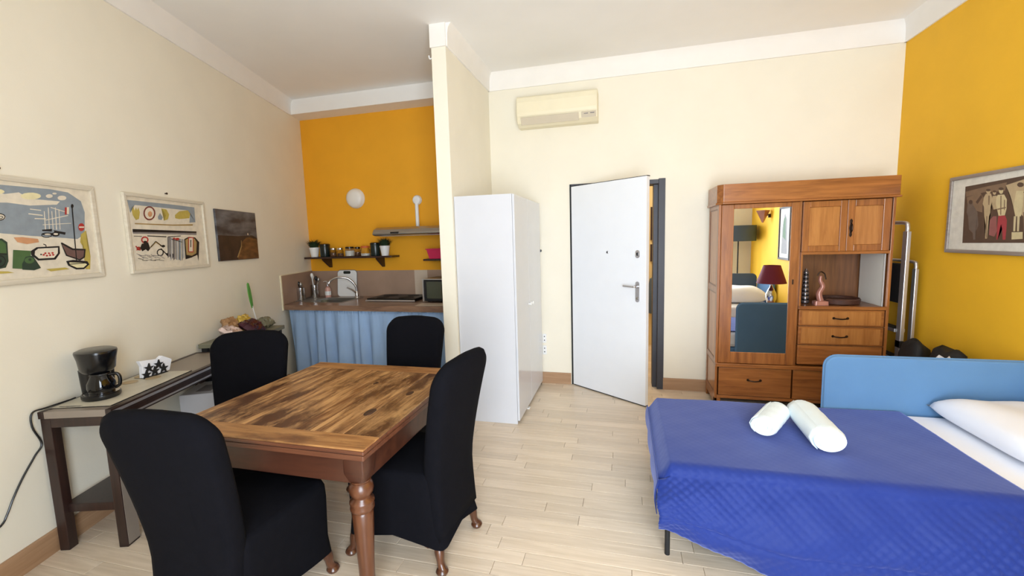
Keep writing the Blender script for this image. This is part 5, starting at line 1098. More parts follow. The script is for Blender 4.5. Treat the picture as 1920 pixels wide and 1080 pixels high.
LEG = [(.030, 0), (.034, .01), (.034, .05), (.026, .07), (.030, .10), (.034, .25), (.042, .42), (.044, .468), (.040, .478), (.049, .488), (.050, .498), (.047, .508), (.051, .518), (.050, .526), (.036, .536), (.036, .545), (.046, .556), (.051, .575), (.048, .594), (.038, .606), (.042, .612), (.043, .618)]
for sx in (-1, 1):
    for sy in (-1, 1):
        bm = B(); lathe(bm, LEG, (0, 0, 0), 28)
        lg = obj('leg', bm, M['table_leg'], t, smooth=True, angle=60); lg.location = (sx * (hw - .068), sy * (hd - .068), 0)
        bm = B(); a = .046
        A = [bm.verts.new((x * .8, y * .8, .617)) for x, y in rrect(a, a, .02, 3)]; Q = [bm.verts.new((x, y, .655)) for x, y in rrect(a, a, .006, 3)]; R2 = [bm.verts.new((x, y, TZ - .053)) for x, y in rrect(a, a, .006, 3)]
        n = len(A); bm.faces.new(A[::-1]); bm.faces.new(R2)
        for U, W in ((A, Q), (Q, R2)):
            for i in range(n): bm.faces.new((U[i], U[(i+1) % n], W[(i+1) % n], W[i]))
        obj('leg_block', bm, M['table_apron'], lg, smooth=True, angle=35)
bm = B()

# ------------------------------------------------------------------ slip-covered chairs (sitter looks along local +y)
def make_chair(label):
    t = thing('dining_chair', label, 'chair', group='slip-covered dining chairs')
    bm = B()
    # seat and skirt: rounded sections from the hem up, then closed on top
    secs = [(.112, .235, -.285, .250), (.20, .236, -.270, .250), (.30, .237, -.250, .252), (.40, .238, -.240, .254), (.455, .236, -.236, .252), (.482, .228, -.232, .243), (.492, .205, -.215, .22), (.495, .10, -.12, .12)]
    rings = []
    for k, (z, w, y0, y1) in enumerate(secs):
        pts = rrect(w, (y1 - y0) / 2, .055 if k < 6 else .04, 6, 0, (y0 + y1) / 2); ring = []
        # add points along the straight sides so the hem can arch
        full = []
        for i, p in enumerate(pts):
            q = pts[(i + 1) % len(pts)]; full.append(p)
            if math.hypot(q[0] - p[0], q[1] - p[1]) > .05:
                for m_ in range(1, 8): full.append((p[0] + (q[0]-p[0]) * m_/8, p[1] + (q[1]-p[1]) * m_/8))
        yc = (y0 + y1) / 2
        for x, y in full:
            zz = z
            if k == 0:
                ex = 1 - abs(x) / w; ey = 1 - abs(y - yc) / ((y1 - y0) / 2); zz = z + .05 * max(ex, ey) ** .8
                sx = 1 + .03 * (1 - max(ex, ey)); x, y = x * sx, yc + (y - yc) * sx
            if k in (1, 2):
                e = max(1 - abs(x) / w, 1 - abs(y - yc) / ((y1 - y0) / 2)); f = 1 - .05 * e * (1.2 if k == 1 else .8); x, y = x * f, yc + (y - yc) * f
            x *= .80 + .20 * min(1, max(0, (y + .28) / .40))
            ring.append(bm.verts.new((x, y, zz)))
        rings.append(ring)
    n = len(rings[0])
    for a, b_ in zip(rings, rings[1:]):
        for i in range(n): bm.faces.new((a[i], a[(i+1) % n], b_[(i+1) % n], b_[i]))
    bm.faces.new(rings[-1])
    # backrest: rounded outline, padded, raked and slightly curved
    zb, zt = .150, 1.045
    def half(z):
        return .186 + .046 * max(0.0, (z - .40) / .64)
    R0 = .10; out = []
    for k in range(13): z = zb + (zt - R0 - zb) * k / 12; out.append((half(z), z))
    for k in range(1, 9):
        a = PI / 2 * k / 8; out.append((half(zt - R0) - R0 + R0 * math.cos(a), zt - R0 + R0 * .95 * math.sin(a)))
    for k in range(1, 4): out.append(((half(zt) - R0) * (1 - k / 4), zt + .010 * k / 4 - .005))
    outline = out + [(-x, z) for x, z in reversed(out) if x > 1e-6]
    zc = .60
    def bend(x, z): return -.222 - .118 * (max(0.0, z - .45) / .6) ** 1.35 - .018 * (max(0.0, .45 - z) / .3) ** 1.5 + .35 * x * x * .6
    prev = None; layers = [(1.0, 0.0), (.985, .022), (.94, .038), (.80, .046), (.4, .05)]
    seq = [(s_, -d) for s_, d in reversed(layers)] + [(s_, d) for s_, d in layers[1:]]
    R3 = []
    for s_, d in seq:
        ring = []
        for x, z in outline:
            e = .11
            x2 = x * s_; z2 = zc + (z - zc) * s_
            ring.append(bm.verts.new((x2, bend(x2, z2) + d - .01, z2)))
        R3.append(ring)
    n = len(outline)
    for a, b_ in zip(R3, R3[1:]):
        for i in range(n): bm.faces.new((a[i], a[(i+1) % n], b_[(i+1) % n], b_[i]))
    bm.faces.new(R3[0]); bm.faces.new(R3[-1][::-1])
    o = obj('slipcover', bm, M['black_cloth'], t, smooth=True, angle=180)
    for sx in (-1, 1):
        for sy in (-1, 1):
            x0, y0 = sx * (.135 if sy < 0 else .175), (-.215 if sy < 0 else .19); ox, oy = sx * .7, sy * .7
            pth = spline([(x0, y0, .30), (x0 + ox * .015, y0 + oy * .015, .22), (x0 + ox * .03, y0 + oy * .03, .15), (x0 + ox * .055, y0 + oy * .055, .09), (x0 + ox * .06, y0 + oy * .065, .045), (x0 + ox * .075, y0 + oy * .09, .012)], 5)
            rr = [.030, .030, .030, .029, .029, .029, .029, .028, .028, .028, .028, .027, .026, .024, .025, .0235, .022, .0205, .0195, .019, .019, .0195, .020, .021, .021, .014]
            bm = B(); tube(bm, pth, rr[:len(pth)], 10)
            lg = obj('leg', bm, M['cabriole'], t, smooth=True)
            bm = B(); c = (x0 + ox * .07, y0 + oy * .078)
            lathe(bm, [(.014, 0), (.026, .004), (.031, .016), (.026, .028), (.012, .036)], (c[0], c[1], 0), 14); obj('scroll_foot', bm, M['cabriole'], lg, smooth=True)
    for sy, y0 in ((-1, -.245), (1, .215)):
        bm = B(); pts = [(-.13, .20), (-.13, .10), (-.09, .125), (-.05, .135), (0, .12), (.05, .135), (.09, .125), (.13, .10), (.13, .20)]; prism(bm, pts, 1, y0 - .010, y0 + .010); obj('seat_rail', bm, M['cabriole'], t, bevel=.004)
    for sx in (-1, 1):
        bm = B(); prism(bm, [(-.19, .20), (-.19, .10), (-.11, .125), (0, .135), (.10, .125), (.17, .10), (.17, .20)], 0, sx * .165 - .010, sx * .165 + .010); obj('seat_rail', bm, M['cabriole'], t, bevel=.004)
    return t
chair = make_chair('black slip-covered chair at the near side of the table, back to the camera')
def put(c, loc, deg): c.location = (loc[0], loc[1], 0); c.rotation_euler = (0, 0, math.radians(deg))
c2 = copy_tree(chair); c2['label'] = 'black slip-covered chair at the right side of the table, curved feet showing'
c3 = copy_tree(chair); c3['label'] = 'black slip-covered chair at the far side, before the blue curtain'
c4 = copy_tree(chair); c4['label'] = 'black slip-covered chair by the console and snack cart'
put(chair, (-1.58, 1.395), 4)
put(c2, (-1.085, 1.97), 82.5)
put(c3, (-1.48, 2.52), 180)
put(c4, (-2.185, 1.93), 180 + 27)
t = thing('cord_socket', 'white wall socket holding the coffee maker plug, low on the left wall', 'socket', LW(-.22, 0, .27), ROTL)
boxobj('plate', (-.04, .04, -.009, -.001, -.06, .06), M['white_plastic'], t, .002)
bm = B(); lathe(bm, [(.014, -.009), (.016, -.014), (.013, -.035), (.006, -.042)], (0, 0, 0), 14, 1); obj('plug', bm, M['black'], t, smooth=True)
# ------------------------------------------------------------------ antique oak cabinet
CX0, CX1, CY0, CY1, CZ = .795, 2.085, 4.12, 4.555, 2.0
t = thing('oak_cabinet', 'antique varnished oak cabinet with mirrored door, open niche and drawers', 'cabinet', (CX0, CY0, 0))
W = CX1 - CX0; Dp = CY1 - CY0
def cbx(name, d, mat, bevel=.002, parent=None): return boxobj(name, d, mat, parent or t, bevel)
def rail_panel(x0, x1, z0, z1, y, fw=.045, pm='oak_light', name='door', parent=None, dep=.02):
    """framed panel in the front plane: stiles, rails and a sunk panel"""
    bm = B()
    box(bm, x0, x0+fw, y-dep, y, z0, z1); box(bm, x1-fw, x1, y-dep, y, z0, z1); box(bm, x0+fw, x1-fw, y-dep, y, z0, z0+fw); box(bm, x0+fw, x1-fw, y-dep, y, z1-fw, z1)
    o = obj(name, bm, M['oak_cab'], parent or t, bevel=.003)
    boxobj('panel', (x0+fw, x1-fw, y-dep*.45, y-.001, z0+fw, z1-fw), M[pm], o, .002)
    return o
xm = 1.412 - CX0; xn0 = 1.452 - CX0; xn1 = 2.058 - CX0
# carcass
cbx('side', (W-.02, W, .02, Dp, .06, 1.83), M['oak_cab'])
bm = B(); box(bm, .008, .02, .02, Dp, .06, 1.83); obj('side', bm, M['oak_cab'], t)
for z0, z1 in ((.14, .415), (.455, 1.06), (1.11, 1.80)):
    bm = B(); f = .035; y0, y1 = .055, Dp - .045
    box(bm, .002, .0079, y0, y1, z0 + .0, z0 + .012); box(bm, .002, .0079, y0, y1, z1-.012, z1); box(bm, .002, .0079, y0, y0+.012, z0+.012, z1-.012); box(bm, .002, .0079, y1-.012, y1, z0+.012, z1-.012)
    obj('side_moulding', bm, M['oak_dark'], t)
    boxobj('side_panel', (.0055, .0079, y0+.012, y1-.012, z0+.012, z1-.012), M['oak_light'], t)
cbx('side_post', (0, .02, 0, .05, .0, 1.83), M['oak_cab']); cbx('side_post', (0, .02, Dp-.04, Dp, .0, 1.83), M['oak_cab']); cbx('side_post', (W-.02, W+.0, 0, .02, .0, 1.83), M['oak_cab'])
for z0, z1 in ((.06, .14), (.415, .455), (1.06, 1.11), (1.80, 1.83)): cbx('side_rail', (.001, .0195, .05, Dp-.04, z0, z1), M['oak_cab_h'], .001)
cbx('back_board', (.02, W-.02, Dp-.012, Dp, .06, 1.83), M['oak_dark'], 0)
cbx('partition', (xm, xm+.025, .02, Dp-.012, .43, 1.83), M['oak_cab'], .001)
cbx('niche_floor', (xm+.025, W-.02, .0, Dp-.012, .93, .952), M['oak_dark'], .001)
cbx('niche_ceiling', (xm+.025, W-.02, .012, Dp-.012, 1.388, 1.41), M['oak_cab_h'], .001)
cbx('base_board', (.02, W-.02, .02, Dp-.012, .40, .43), M['oak_cab_h'], .001)
# cornice with a canted left corner
bm = B(); prism(bm, [(-.012, Dp), (-.012, .03), (.03, -.022), (W+.012, -.022), (W+.012, Dp)], 2, 1.848, CZ); obj('cornice', bm, M['oak_cab_h'], t, bevel=.004)
bm = B(); prism(bm, [(-.022, Dp), (-.022, .028), (.026, -.034), (W+.02, -.034), (W+.02, Dp)], 2, 1.83, 1.848); obj('cornice_moulding', bm, M['oak_cab_h'], t, bevel=.005)
# mirrored door
bm = B(); y = 0.0; x0, x1, z0, z1 = .022, xm, .435, 1.828; mx0, mx1, mz0, mz1 = .915-CX0, 1.352-CX0, .537, 1.79
box(bm, x0, mx0, -.004, .02, z0, z1); box(bm, mx1, x1, -.004, .02, z0, z1); box(bm, mx0, mx1, -.004, .02, z0, mz0); box(bm, mx0, mx1, -.004, .02, mz1, z1)
md_ = obj('mirror_door', bm, M['oak_cab'], t, bevel=.004)
boxobj('mirror', (mx0, mx1, .001, .006, mz0, mz1), M['mirror'], md_)
bm = B(); prism(bm, rrect(.005, .022, .004, 3, mx1 + .03, 1.16), 1, -.008, -.0041); obj('keyhole_plate', bm, M['iron'], md_)
# upper doors
xq = 1.756 - CX0
for (a, b_, side) in ((xm+.027, xq-.001, 1), (xq+.001, W-.03, 0)):
    d = rail_panel(a, b_, 1.412, 1.826, .018, .048 if side else .052)
    if not side:
        bm = B(); prism(bm, [(-.010, -.06), (0, -.075), (.010, -.06), (.007, -.03), (.013, 0), (.007, .03), (.010, .06), (0, .075), (-.010, .06), (-.007, .03), (-.013, 0), (-.007, -.03)], 1, -.010, -.0025); h = obj('handle', bm, M['iron'], d, bevel=.002); h.location = (xq + .026, 0, 1.60)
        bm = B(); tube(bm, spline([(0, -.01, .035), (0, -.028, .02), (0, -.028, -.02), (0, -.01, -.035)], 4), .005, 8); h2 = obj('pull', bm, M['iron'], d, smooth=True); h2.location = (xq + .026, 0, 1.60)
cbx('divider_rail', (xm+.025, W-.02, -.002, .016, 1.388, 1.411), M['oak_cab_h'])
cbx('front_stile', (xm+.025, xn0, .001, .02, .952, 1.388), M['oak_cab']); cbx('front_stile', (xn1, W-.02, .001, .02, .952, 1.388), M['oak_cab'])
cbx('niche_edge', (xm+.02, W-.02, -.012, .0, .926, .955), M['oak_cab_h'], .004)
def handle(parent, x, z, w=.05):
    bm = B(); tube(bm, spline([(x-w, -.004, z), (x-w*.8, -.022, z), (x, -.027, z-.004), (x+w*.8, -.022, z), (x+w, -.004, z)], 5), .0055, 8)
    lathe(bm, [(.011, -.004), (.011, -.001)], (x-w, 0, z), 10, 1); lathe(bm, [(.011, -.004), (.011, -.001)], (x+w, 0, z), 10, 1)
    h = obj('handle', bm, M['iron'], parent, smooth=True); return h
for (z0, z1) in ((.785, .922), (.622, .778), (.447, .615)):
    d = cbx('drawer', (xm+.03, W-.028, .0, .30, z0, z1), M['oak_cab_h'], .006); handle(d, (xm + W) / 2 - .0, (z0 + z1) / 2)
    bm = B(); box(bm, xm+.05, W-.05, -.003, .0005, z0+.012, z1-.012); obj('drawer_face', bm, M['oak_light'] if z0 > .5 else M['oak_cab_h'], d, bevel=.003)
cbx('drawer_rail', (xm+.025, W-.02, .002, .02, .778, .785), M['oak_dark'], 0); cbx('drawer_rail', (xm+.025, W-.02, .002, .02, .615, .622), M['oak_dark'], 0)
bm = B(); box(bm, .0, W, -.018, .02, .398, .432); obj('base_moulding', bm, M['oak_cab_h'], t, bevel=.006)
for (a, b_, hd_) in ((.03, xm-.006, 1), (xm+.006, W-.03, 1)):
    d = cbx('base_drawer', (a, b_, .0, .30, .135, .392), M['oak_cab_h'], .005); handle(d, (a + b_) / 2, .285)
cbx('bottom_rail', (.02, W-.02, .004, .02, .105, .132), M['oak_cab_h']); cbx('bottom_board', (.02, W-.02, .02, Dp-.012, .10, .12), M['oak_dark'], 0)
for fx in (0.0, W-.05): cbx('foot', (fx, fx+.05, .0, .05, 0, .105), M['oak_cab'])
for fx in (0.02, W-.05): cbx('foot', (fx, fx+.03, Dp-.05, Dp-.013, 0, .1), M['oak_dark'])
# things in the niche
ZN = .9525
t = thing('figurine', 'black and silver banded figurine at the left of the cabinet niche', 'figurine', (1.545, 4.30, ZN))
pr = []
for k in range(8):
    z = k * .036; r = .032 - .0018 * k; pr += [(r*.7, z), (r, z+.008), (r, z+.024), (r*.72, z+.034)]
bm = B(); lathe(bm, pr + [(.012, .29), (.008, .305)], (0, 0, 0), 18); obj('body', bm, M['figure_stripe'], t, smooth=True)
for k in range(7):
    bm = B(); z = k * .036 + .034; r = .0255 - .0015 * k; lathe(bm, [(r, z-.004), (r+.004, z), (r+.004, z+.006), (r, z+.01)], (0, 0, 0), 16); obj('black_band', bm, M['black'], t, smooth=True)
t = thing('decanter', 'rose coloured twisted glass ornament beside the banded figurine', 'ornament', (1.625, 4.20, ZN))
bm = B(); loft(bm, [[(x, y, 0) for x, y in rrect(.055, .04, .015, 4)], [(x, y, .035) for x, y in rrect(.052, .038, .015, 4)], [(x, y, .04) for x, y in rrect(.03, .025, .012, 4)]]); obj('stand', bm, M['rose_glass'], t, smooth=True)
bm = B(); tube(bm, spline([(0, 0, .038), (-.012, 0, .10), (.012, 0, .16), (-.008, 0, .21), (-.004, 0, .25)], 6), [.026 - .0006 * k for k in range(25)], 12); obj('stem', bm, M['rose_glass'], t, smooth=True)
bm = B(); tube(bm, spline([(-.03, 0, .25), (-.01, 0, .285), (.02, 0, .27), (.03, 0, .24), (.035, 0, .22)], 5), .005, 8); obj('loop', bm, M['iron'], t, smooth=True)
t = thing('tray_basket', 'round flat brown woven tray lying in the cabinet niche', 'tray', (1.81, 4.335, ZN))
bm = B(); lathe(bm, [(.145, 0), (.155, .006), (.160, .04), (.152, .05), (.146, .044), (.14, .02), (.05, .016), (.002, .016)], (0, 0, 0), 36); obj('rim', bm, M['brown_leather'], t, smooth=True)
bm = B(); lathe(bm, [(.14, .017), (.138, .030), (.02, .036), (.001, .036)], (0, 0, 0), 30); obj('woven_base', bm, M['brown_leather'], t, smooth=True)
t = thing('white_board', 'blank white board leaning on the right side inside the niche', 'board', (2.052, 4.14, ZN))
bm = B(); box(bm, -.010, -.002, .01, .375, .0, .432); o = obj('board', bm, M['board_white'], t, bevel=.001)
bm = B(); box(bm, -.012, -.0015, .003, .0099, 0, .432); obj('edge_strip', bm, M['ink_silver'], t)

# ------------------------------------------------------------------ step ladder in the gap
t = thing('step_ladder', 'folded aluminium step ladder between the oak cabinet and yellow wall', 'ladder', (2.19, 4.12, 0), math.radians(0))
def railobj(name, x, y, z1, w=.028, d=.06, lean=0.0): 
    o = boxobj(name, (x - w/2, x + w/2, y - d/2, y + d/2, .03, z1), M['alu'], t, .004); return o
railobj('front_rail', -.02, .0, 1.56); railobj('front_rail', -.02, .40, 1.56)
railobj('rear_rail', .065, .02, 1.26, .024, .045); railobj('rear_rail', .065, .38, 1.26, .024, .045)
bm = B(); tube(bm, spline([(-.02, 0, 1.55), (-.02, .0, 1.60), (-.02, .045, 1.628), (-.02, .35, 1.628), (-.02, .40, 1.60), (-.02, .40, 1.55)], 6), .0155, 10); obj('top_hoop', bm, M['alu'], t, smooth=True)
bm = B(); tube(bm, spline([(.065, .02, 1.25), (.065, .02, 1.29), (.065, .06, 1.315), (.065, .34, 1.315), (.065, .38, 1.29), (.065, .38, 1.25)], 6), .013, 10); obj('rear_hoop', bm, M['alu'], t, smooth=True)
bm = B(); box(bm, -.03, .02, .035, .365, .98, 1.30); obj('platform', bm, M['black_matte'], t, bevel=.006)
for z in (.26, .50, .74):
    st = boxobj('tread', (-.045, .03, .031, .369, z, z+.028), M['alu'], t, .003); boxobj('tread_grip', (-.04, .025, .04, .36, z+.028, z+.034), M['black_matte'], st)
for (x, y) in ((-.02, 0), (-.02, .40), (.065, .02), (.065, .38)): boxobj('rubber_foot', (x-.018, x+.018, y-.034, y+.034, 0, .032), M['black_matte'], t, .003)
bm = B(); box(bm, -.034, -.006, -.034, .034, .62, .68); obj('foot_clamp', bm, M['black_matte'], t, bevel=.003)
# black bags against the yellow wall
def blob(name, label, loc, rx, ry, h, mat, seed, cat='bag', handle_=True, group=None):
    r = random.Random(seed); t = thing(name, label, cat, loc, r.uniform(-.2, .2), group); bm = B(); n = 22
    rings = []
    ph = [r.uniform(0, 6) for _ in range(4)]
    for z, f in ((0, .86), (.05, 1.0), (.3, 1.04), (.6, 1.0), (.85, .93), (.96, .78), (1.0, .45)):
        ring = []
        for i in range(n):
            a = 2*PI*i/n; k = f * (1 + .07 * math.sin(3*a + ph[0] + z*4) + .05 * math.sin(5*a + ph[1] - z*6)); e = .62
            ca, sa = math.cos(a), math.sin(a); q = (abs(ca) ** (2/e * .8) + abs(sa) ** (2/e * .8)) ** (-e / 2 / .8)
            ring.append((rx * k * q * ca, ry * k * q * sa, h * z + .02 * math.sin(2*a + ph[2]) * (z > .9)))
        rings.append(ring)
    loft(bm, rings); obj('body', bm, mat, t, smooth=True, angle=180)
    if handle_:
        bm = B(); tube(bm, spline([(-rx*.4, 0, h*.97), (-rx*.3, 0, h*1.08), (rx*.3, 0, h*1.08), (rx*.4, 0, h*.97)], 6), .011, 8); obj('strap', bm, mat, t, smooth=True)
    return t
blob('black_bag', 'slim black bag at the foot of the step ladder', (2.16, 3.90, 0), .085, .12, .72, M['black_matte'], 5, handle_=False, group='black bags by the yellow wall')
blob('black_bag', 'larger black bag against the yellow wall behind the blue panel', (2.19, 3.60, 0), .09, .15, .735, M['black_matte'], 8, handle_=False, group='black bags by the yellow wall')
blob('plastic_bag', 'crumpled white plastic bag tucked between black bag and blue panel', (2.045, 3.40, 0), .05, .05, .725, M['sheet'], 11, handle_=False)

# ------------------------------------------------------------------ daybed
BX0, BX1, BY0, BY1 = .19, 2.22, 2.10, 3.0
t = thing('daybed', 'blue upholstered single daybed with thin black metal legs', 'bed', (0, 0, 0))
bm = B(); box(bm, BX0, BX1, BY0, BY1, .175, .30); obj('base', bm, M['bedblue'], t, bevel=.02)
bm = B(); prism(bm, [(1.21, .12), (2.26, .12), (2.26, .815), (2.24, .815)] + [(1.21 + .07 - .07 * math.sin(a), .745 + .07 * math.cos(a)) for a in [PI / 2 * k / 8 for k in range(9)]], 1, BY1 + .008, BY1 + .055); pn = obj('side_panel', bm, M['bedblue'], t, bevel=.012)
bm = B(); tube(bm, [(1.21 + .0, BY1 + .03, .13), (1.21, BY1 + .03, .745)] + [(1.21 + .07 - .07 * math.cos(a), BY1 + .03, .745 + .07 * math.sin(a)) for a in [PI / 2 * k / 6 for k in range(1, 7)]] + [(2.25, BY1 + .03, .815)], .006, 8); obj('piping', bm, M['bedblue'], pn, smooth=True)
bm = B(); prism(bm, [(BY0, .12), (BY1, .12), (BY1, .75), (BY0, .75)], 0, BX1 + .006, BX1 + .05); obj('head_panel', bm, M['bedblue'], t, bevel=.015)
for (x, y) in ((BX0 + .02, BY0 + .02), (BX0 + .02, BY1 - .02), (BX1 - .03, BY0 + .02), (BX1 - .03, BY1 - .02)):
    bm = B(); tube(bm, [(x, y, 0), (x, y, .176)], .0125, 12); obj('leg', bm, M['black_matte'], t, smooth=True)
def cushion(name, w, d, h, mat, parent=None, e=.16, n=26, sag=0.0, pinch=.0, seed=1):
    """soft block: rounded-square outline with bulging faces"""
    r = random.Random(seed); bm = B(); top = {}; bot = {}
    for i in range(n + 1):
        for j in range(n + 1):
            u, v = i / n * 2 - 1, j / n * 2 - 1
            f = max(0, (1 - abs(u) ** 4)) ** .5 * max(0, (1 - abs(v) ** 4)) ** .5
            px = u * w / 2 * (1 - pinch * (1 - abs(v)) * .0 - pinch * abs(u) ** 3 * (1 - v * v)); py = v * d / 2 * (1 - pinch * abs(v) ** 3 * (1 - u * u))
            wob = .006 * math.sin(u * 5 + v * 3 + seed) * f
            top[i, j] = bm.verts.new((px, py, h * (.42 + .58 * f) - h * .0 + wob)); bot[i, j] = top[i, j] if i in (0, n) or j in (0, n) else bm.verts.new((px, py, h * .42 * (1 - f)))
    for i in range(n):
        for j in range(n):
            bm.faces.new((top[i, j], top[i+1, j], top[i+1, j+1], top[i, j+1]))
            q = [bot[i, j], bot[i, j+1], bot[i+1, j+1], bot[i+1, j]]; bm.faces.new(q)
    return obj(name, bm, mat, parent, smooth=True, angle=180)
bm = B(); box(bm, BX0 + .005, BX1 - .005, BY0 + .005, BY1 - .005, .301, .478)
mt = obj('mattress', bm, M['sheet'], None, bevel=.035); tag(mt, 'single mattress in a white sheet on the blue daybed', 'mattress')
# quilted coverlet: cross-section runs from the far edge over the top and down the near side
QX0, QX1 = .155, 1.60
def cover_point(u, v):
    """u along the bed (0 foot .. 1 towards the pillow), v across (0 far .. 1 hem)"""
    top_len, r_, hang = .86, .05, .42
    arc = r_ * PI / 2
    s = v * (top_len + arc + hang)
    x = QX0 + (QX1 - QX0) * u + .02 * v * u
    ztop = .490
    if s <= top_len:
        y = 2.985 - s; z = ztop + .004 * math.sin(x * 7) * math.sin(y * 6); n = Vector((0, 0, 1))
    elif s <= top_len + arc:
        a = (s - top_len) / r_; y = 2.985 - top_len - r_ * math.sin(a); z = ztop - r_ + r_ * math.cos(a); n = Vector((0, -math.sin(a), math.cos(a)))
    else:
        h = (s - top_len - arc) / hang
        short = 1 - .52 * max(0, 1 - u / .42) ** 1.6                      # the hem rises towards the foot end
        y = 2.985 - top_len - r_ - .118 * math.sin(h * PI * .70) - .016 * math.sin(x * 9 + 1) * h + .007 * math.exp(-((h - .66) / .025) ** 2); z = ztop - r_ - h * hang * short * .93
        n = Vector((0, -1, .9 * math.cos(h * PI * .70))).normalized()
    # foot end folds down
    if u < .045:
        k = 1 - u / .045; drop = .055 * k * k + (.02 * k); x = QX0 + .012 * k * 0 + (u / .045) ** .6 * .045 * (QX1 - QX0) - .0
        z -= drop * (1 if s <= top_len + arc else .3); n = (n + Vector((-1.4 * k, 0, 0))).normalized()
    side = 0 if s <= top_len else min(1, (s - top_len) / .12)
    return Vector((x, y, z)), n, s, side
NU, NV = 230, 190
bm = B(); V = []
cell = .047
for i in range(NU + 1):
    row = []
    for j in range(NV + 1):
        u, v = i / NU, j / NV
        p, n, s, side = cover_point(u, v)
        xx = p.x
        a = (xx + s) / cell; b_ = (xx - s) / cell
        q = (abs(math.sin(PI * a)) * abs(math.sin(PI * b_))) ** .5
        wob = math.sin(xx * 23 + s * 9) * math.sin(s * 31 - xx * 5)
        p = p + n * ((.0005 + .0078 * side * (.65 + .35 * math.sin(xx * 4 + s * 7))) * q + (.0012 + .010 * side) * wob * .5 + .003 * side * math.sin(xx * 11 + s * 17) - .003 * side)
        row.append(bm.verts.new(p))
    V.append(row)
for i in range(NU):
    for j in range(NV): bm.faces.new((V[i][j], V[i+1][j], V[i+1][j+1], V[i][j+1]))
t = thing('coverlet', 'navy blue quilted coverlet draped over the daybed', 'coverlet', (0, 0, 0))
o = obj('quilted_cloth', bm, M['quilt'], t, smooth=True, angle=180)
md = o.modifiers.new('thick', 'SOLIDIFY'); md.thickness = .005; md.offset = -1
# foot-end flap of the coverlet
bm = B(); V = []
for i in range(13):
    row = []
    for j in range(41):
        a, b_ = i / 12, j / 40
        y = 2.985 - b_ * (.86 + .05 + .055); z = .43 - .11 * a * (1 + .35 * math.sin(b_ * 3.0) + 1.6 * max(0, b_ - .75)); x = QX0 + .004 - .012 * math.sin(a * PI) - .006 * math.sin(b_ * 21) * a
        row.append(bm.verts.new((x, y, z)))
    V.append(row)
for i in range(12):
    for j in range(40): bm.faces.new((V[i][j], V[i+1][j], V[i+1][j+1], V[i][j+1]))
o = obj('foot_flap', bm, M['quilt'], t, smooth=True, angle=180); md = o.modifiers.new('thick', 'SOLIDIFY'); md.thickness = .004; md.offset = -1
# pillow and towels
pl_ = cushion('pillow', .52, .70, .16, M['sheet'], None, seed=3, pinch=.04); pl_.location = (1.99, 2.64, .478); tag(pl_, 'plump white pillow at the head of the blue daybed', 'pillow')
def towel(label, a, b_, r):
    a = Vector(a); b_ = Vector(b_); d = b_ - a; L = d.length
    t = thing('rolled_towel', label, 'towel', (a + b_) / 2 + Vector((0, 0, r)), math.atan2(d.y, d.x), 'rolled white towels on the coverlet')
    bm = B(); n = 26; R_ = []
    for k in range(15):
        f = k / 14; x = -L/2 + L * f; e = min(f, 1 - f) / .10; rr = r * (1 - .10 * max(0, 1 - e) ** 2) * (1 + .015 * math.sin(f * 23))
        R_.append([(x, rr * math.cos(2*PI*i/n) * 1.22, rr * .97 * math.sin(2*PI*i/n)) for i in range(n)])
    loft(bm, R_); obj('roll', bm, M['towel'], t, smooth=True, angle=60)
    for sgn in (-1, 1):                                             # rolled edge on each end
        pts = []
        for k in range(54):
            q = k / 53; ang_ = q * 2 * PI * 2.6; rr = r * .88 * (1 - q * .9); pts.append((sgn * (L/2 + .001), rr * math.cos(ang_) * 1.2, rr * math.sin(ang_)))
        bm = B(); tube(bm, pts, .0055, 6); obj('spiral_edge', bm, M['towel'], t, smooth=True)
    bm = B(); V = [[bm.verts.new((-L/2 + .01 + (L - .02) * i / 12, (r + .003 + .002 * (j == 2)) * 1.22 * math.cos(q), (r + .003) * math.sin(q))) for j, q in enumerate((-.9, -.5, 0.0, .5, 1.0))] for i in range(13)]
    for i in range(12):
        for j in range(4): bm.faces.new((V[i][j], V[i+1][j], V[i+1][j+1], V[i][j+1]))
    o = obj('outer_fold', bm, M['towel'], t, smooth=True, angle=180); md = o.modifiers.new('thick', 'SOLIDIFY'); md.thickness = .004
towel('larger rolled white towel pointing to the camera on the navy coverlet', (.978, 2.335, .496), (.995, 2.745, .496), .063)
towel('shorter rolled white towel lying askew against the larger towel', (.722, 2.475, .496), (.872, 2.73, .496), .054)

# ------------------------------------------------------------------ things beside the camera that show in the cabinet mirror
t = thing('grey_daybed', 'grey blue daybed along the yellow wall, seen in the mirror', 'bed', (0, 0, 0))
bm = B(); box(bm, 1.36, 2.22, -.06, 1.15, .16, .30); obj('base', bm, M['greyblue'], t, bevel=.02)
bm = B(); prism(bm, [(1.36, .10), (2.24, .10)] + [(2.24 - .08 + .08 * math.cos(a), .80 + .08 * math.sin(a)) for a in [PI / 2 * k / 8 for k in range(9)]] + [(1.44 - .08 * math.sin(a), .80 + .08 * math.cos(a)) for a in [PI / 2 * k / 8 for k in range(9)]], 1, -.115, -.07); obj('end_panel', bm, M['greyblue'], t, bevel=.012)
bm = B(); box(bm, 2.235, 2.28, -.06, .75, .12, .80); obj('side_panel', bm, M['bedblue'], t, bevel=.015)
for (x, y) in ((1.40, -.02), (2.18, -.02), (1.40, 1.1), (2.18, 1.1)):
    bm = B(); tube(bm, [(x, y, 0), (x, y, .161)], .0125, 10); obj('leg', bm, M['black_matte'], t, smooth=True)
bm = B(); box(bm, 1.37, 2.21, -.05, 1.14, .301, .47); tag(obj('mattress', bm, M['sheet'], None, bevel=.03), 'white mattress on the grey blue daybed seen in the mirror', 'mattress')
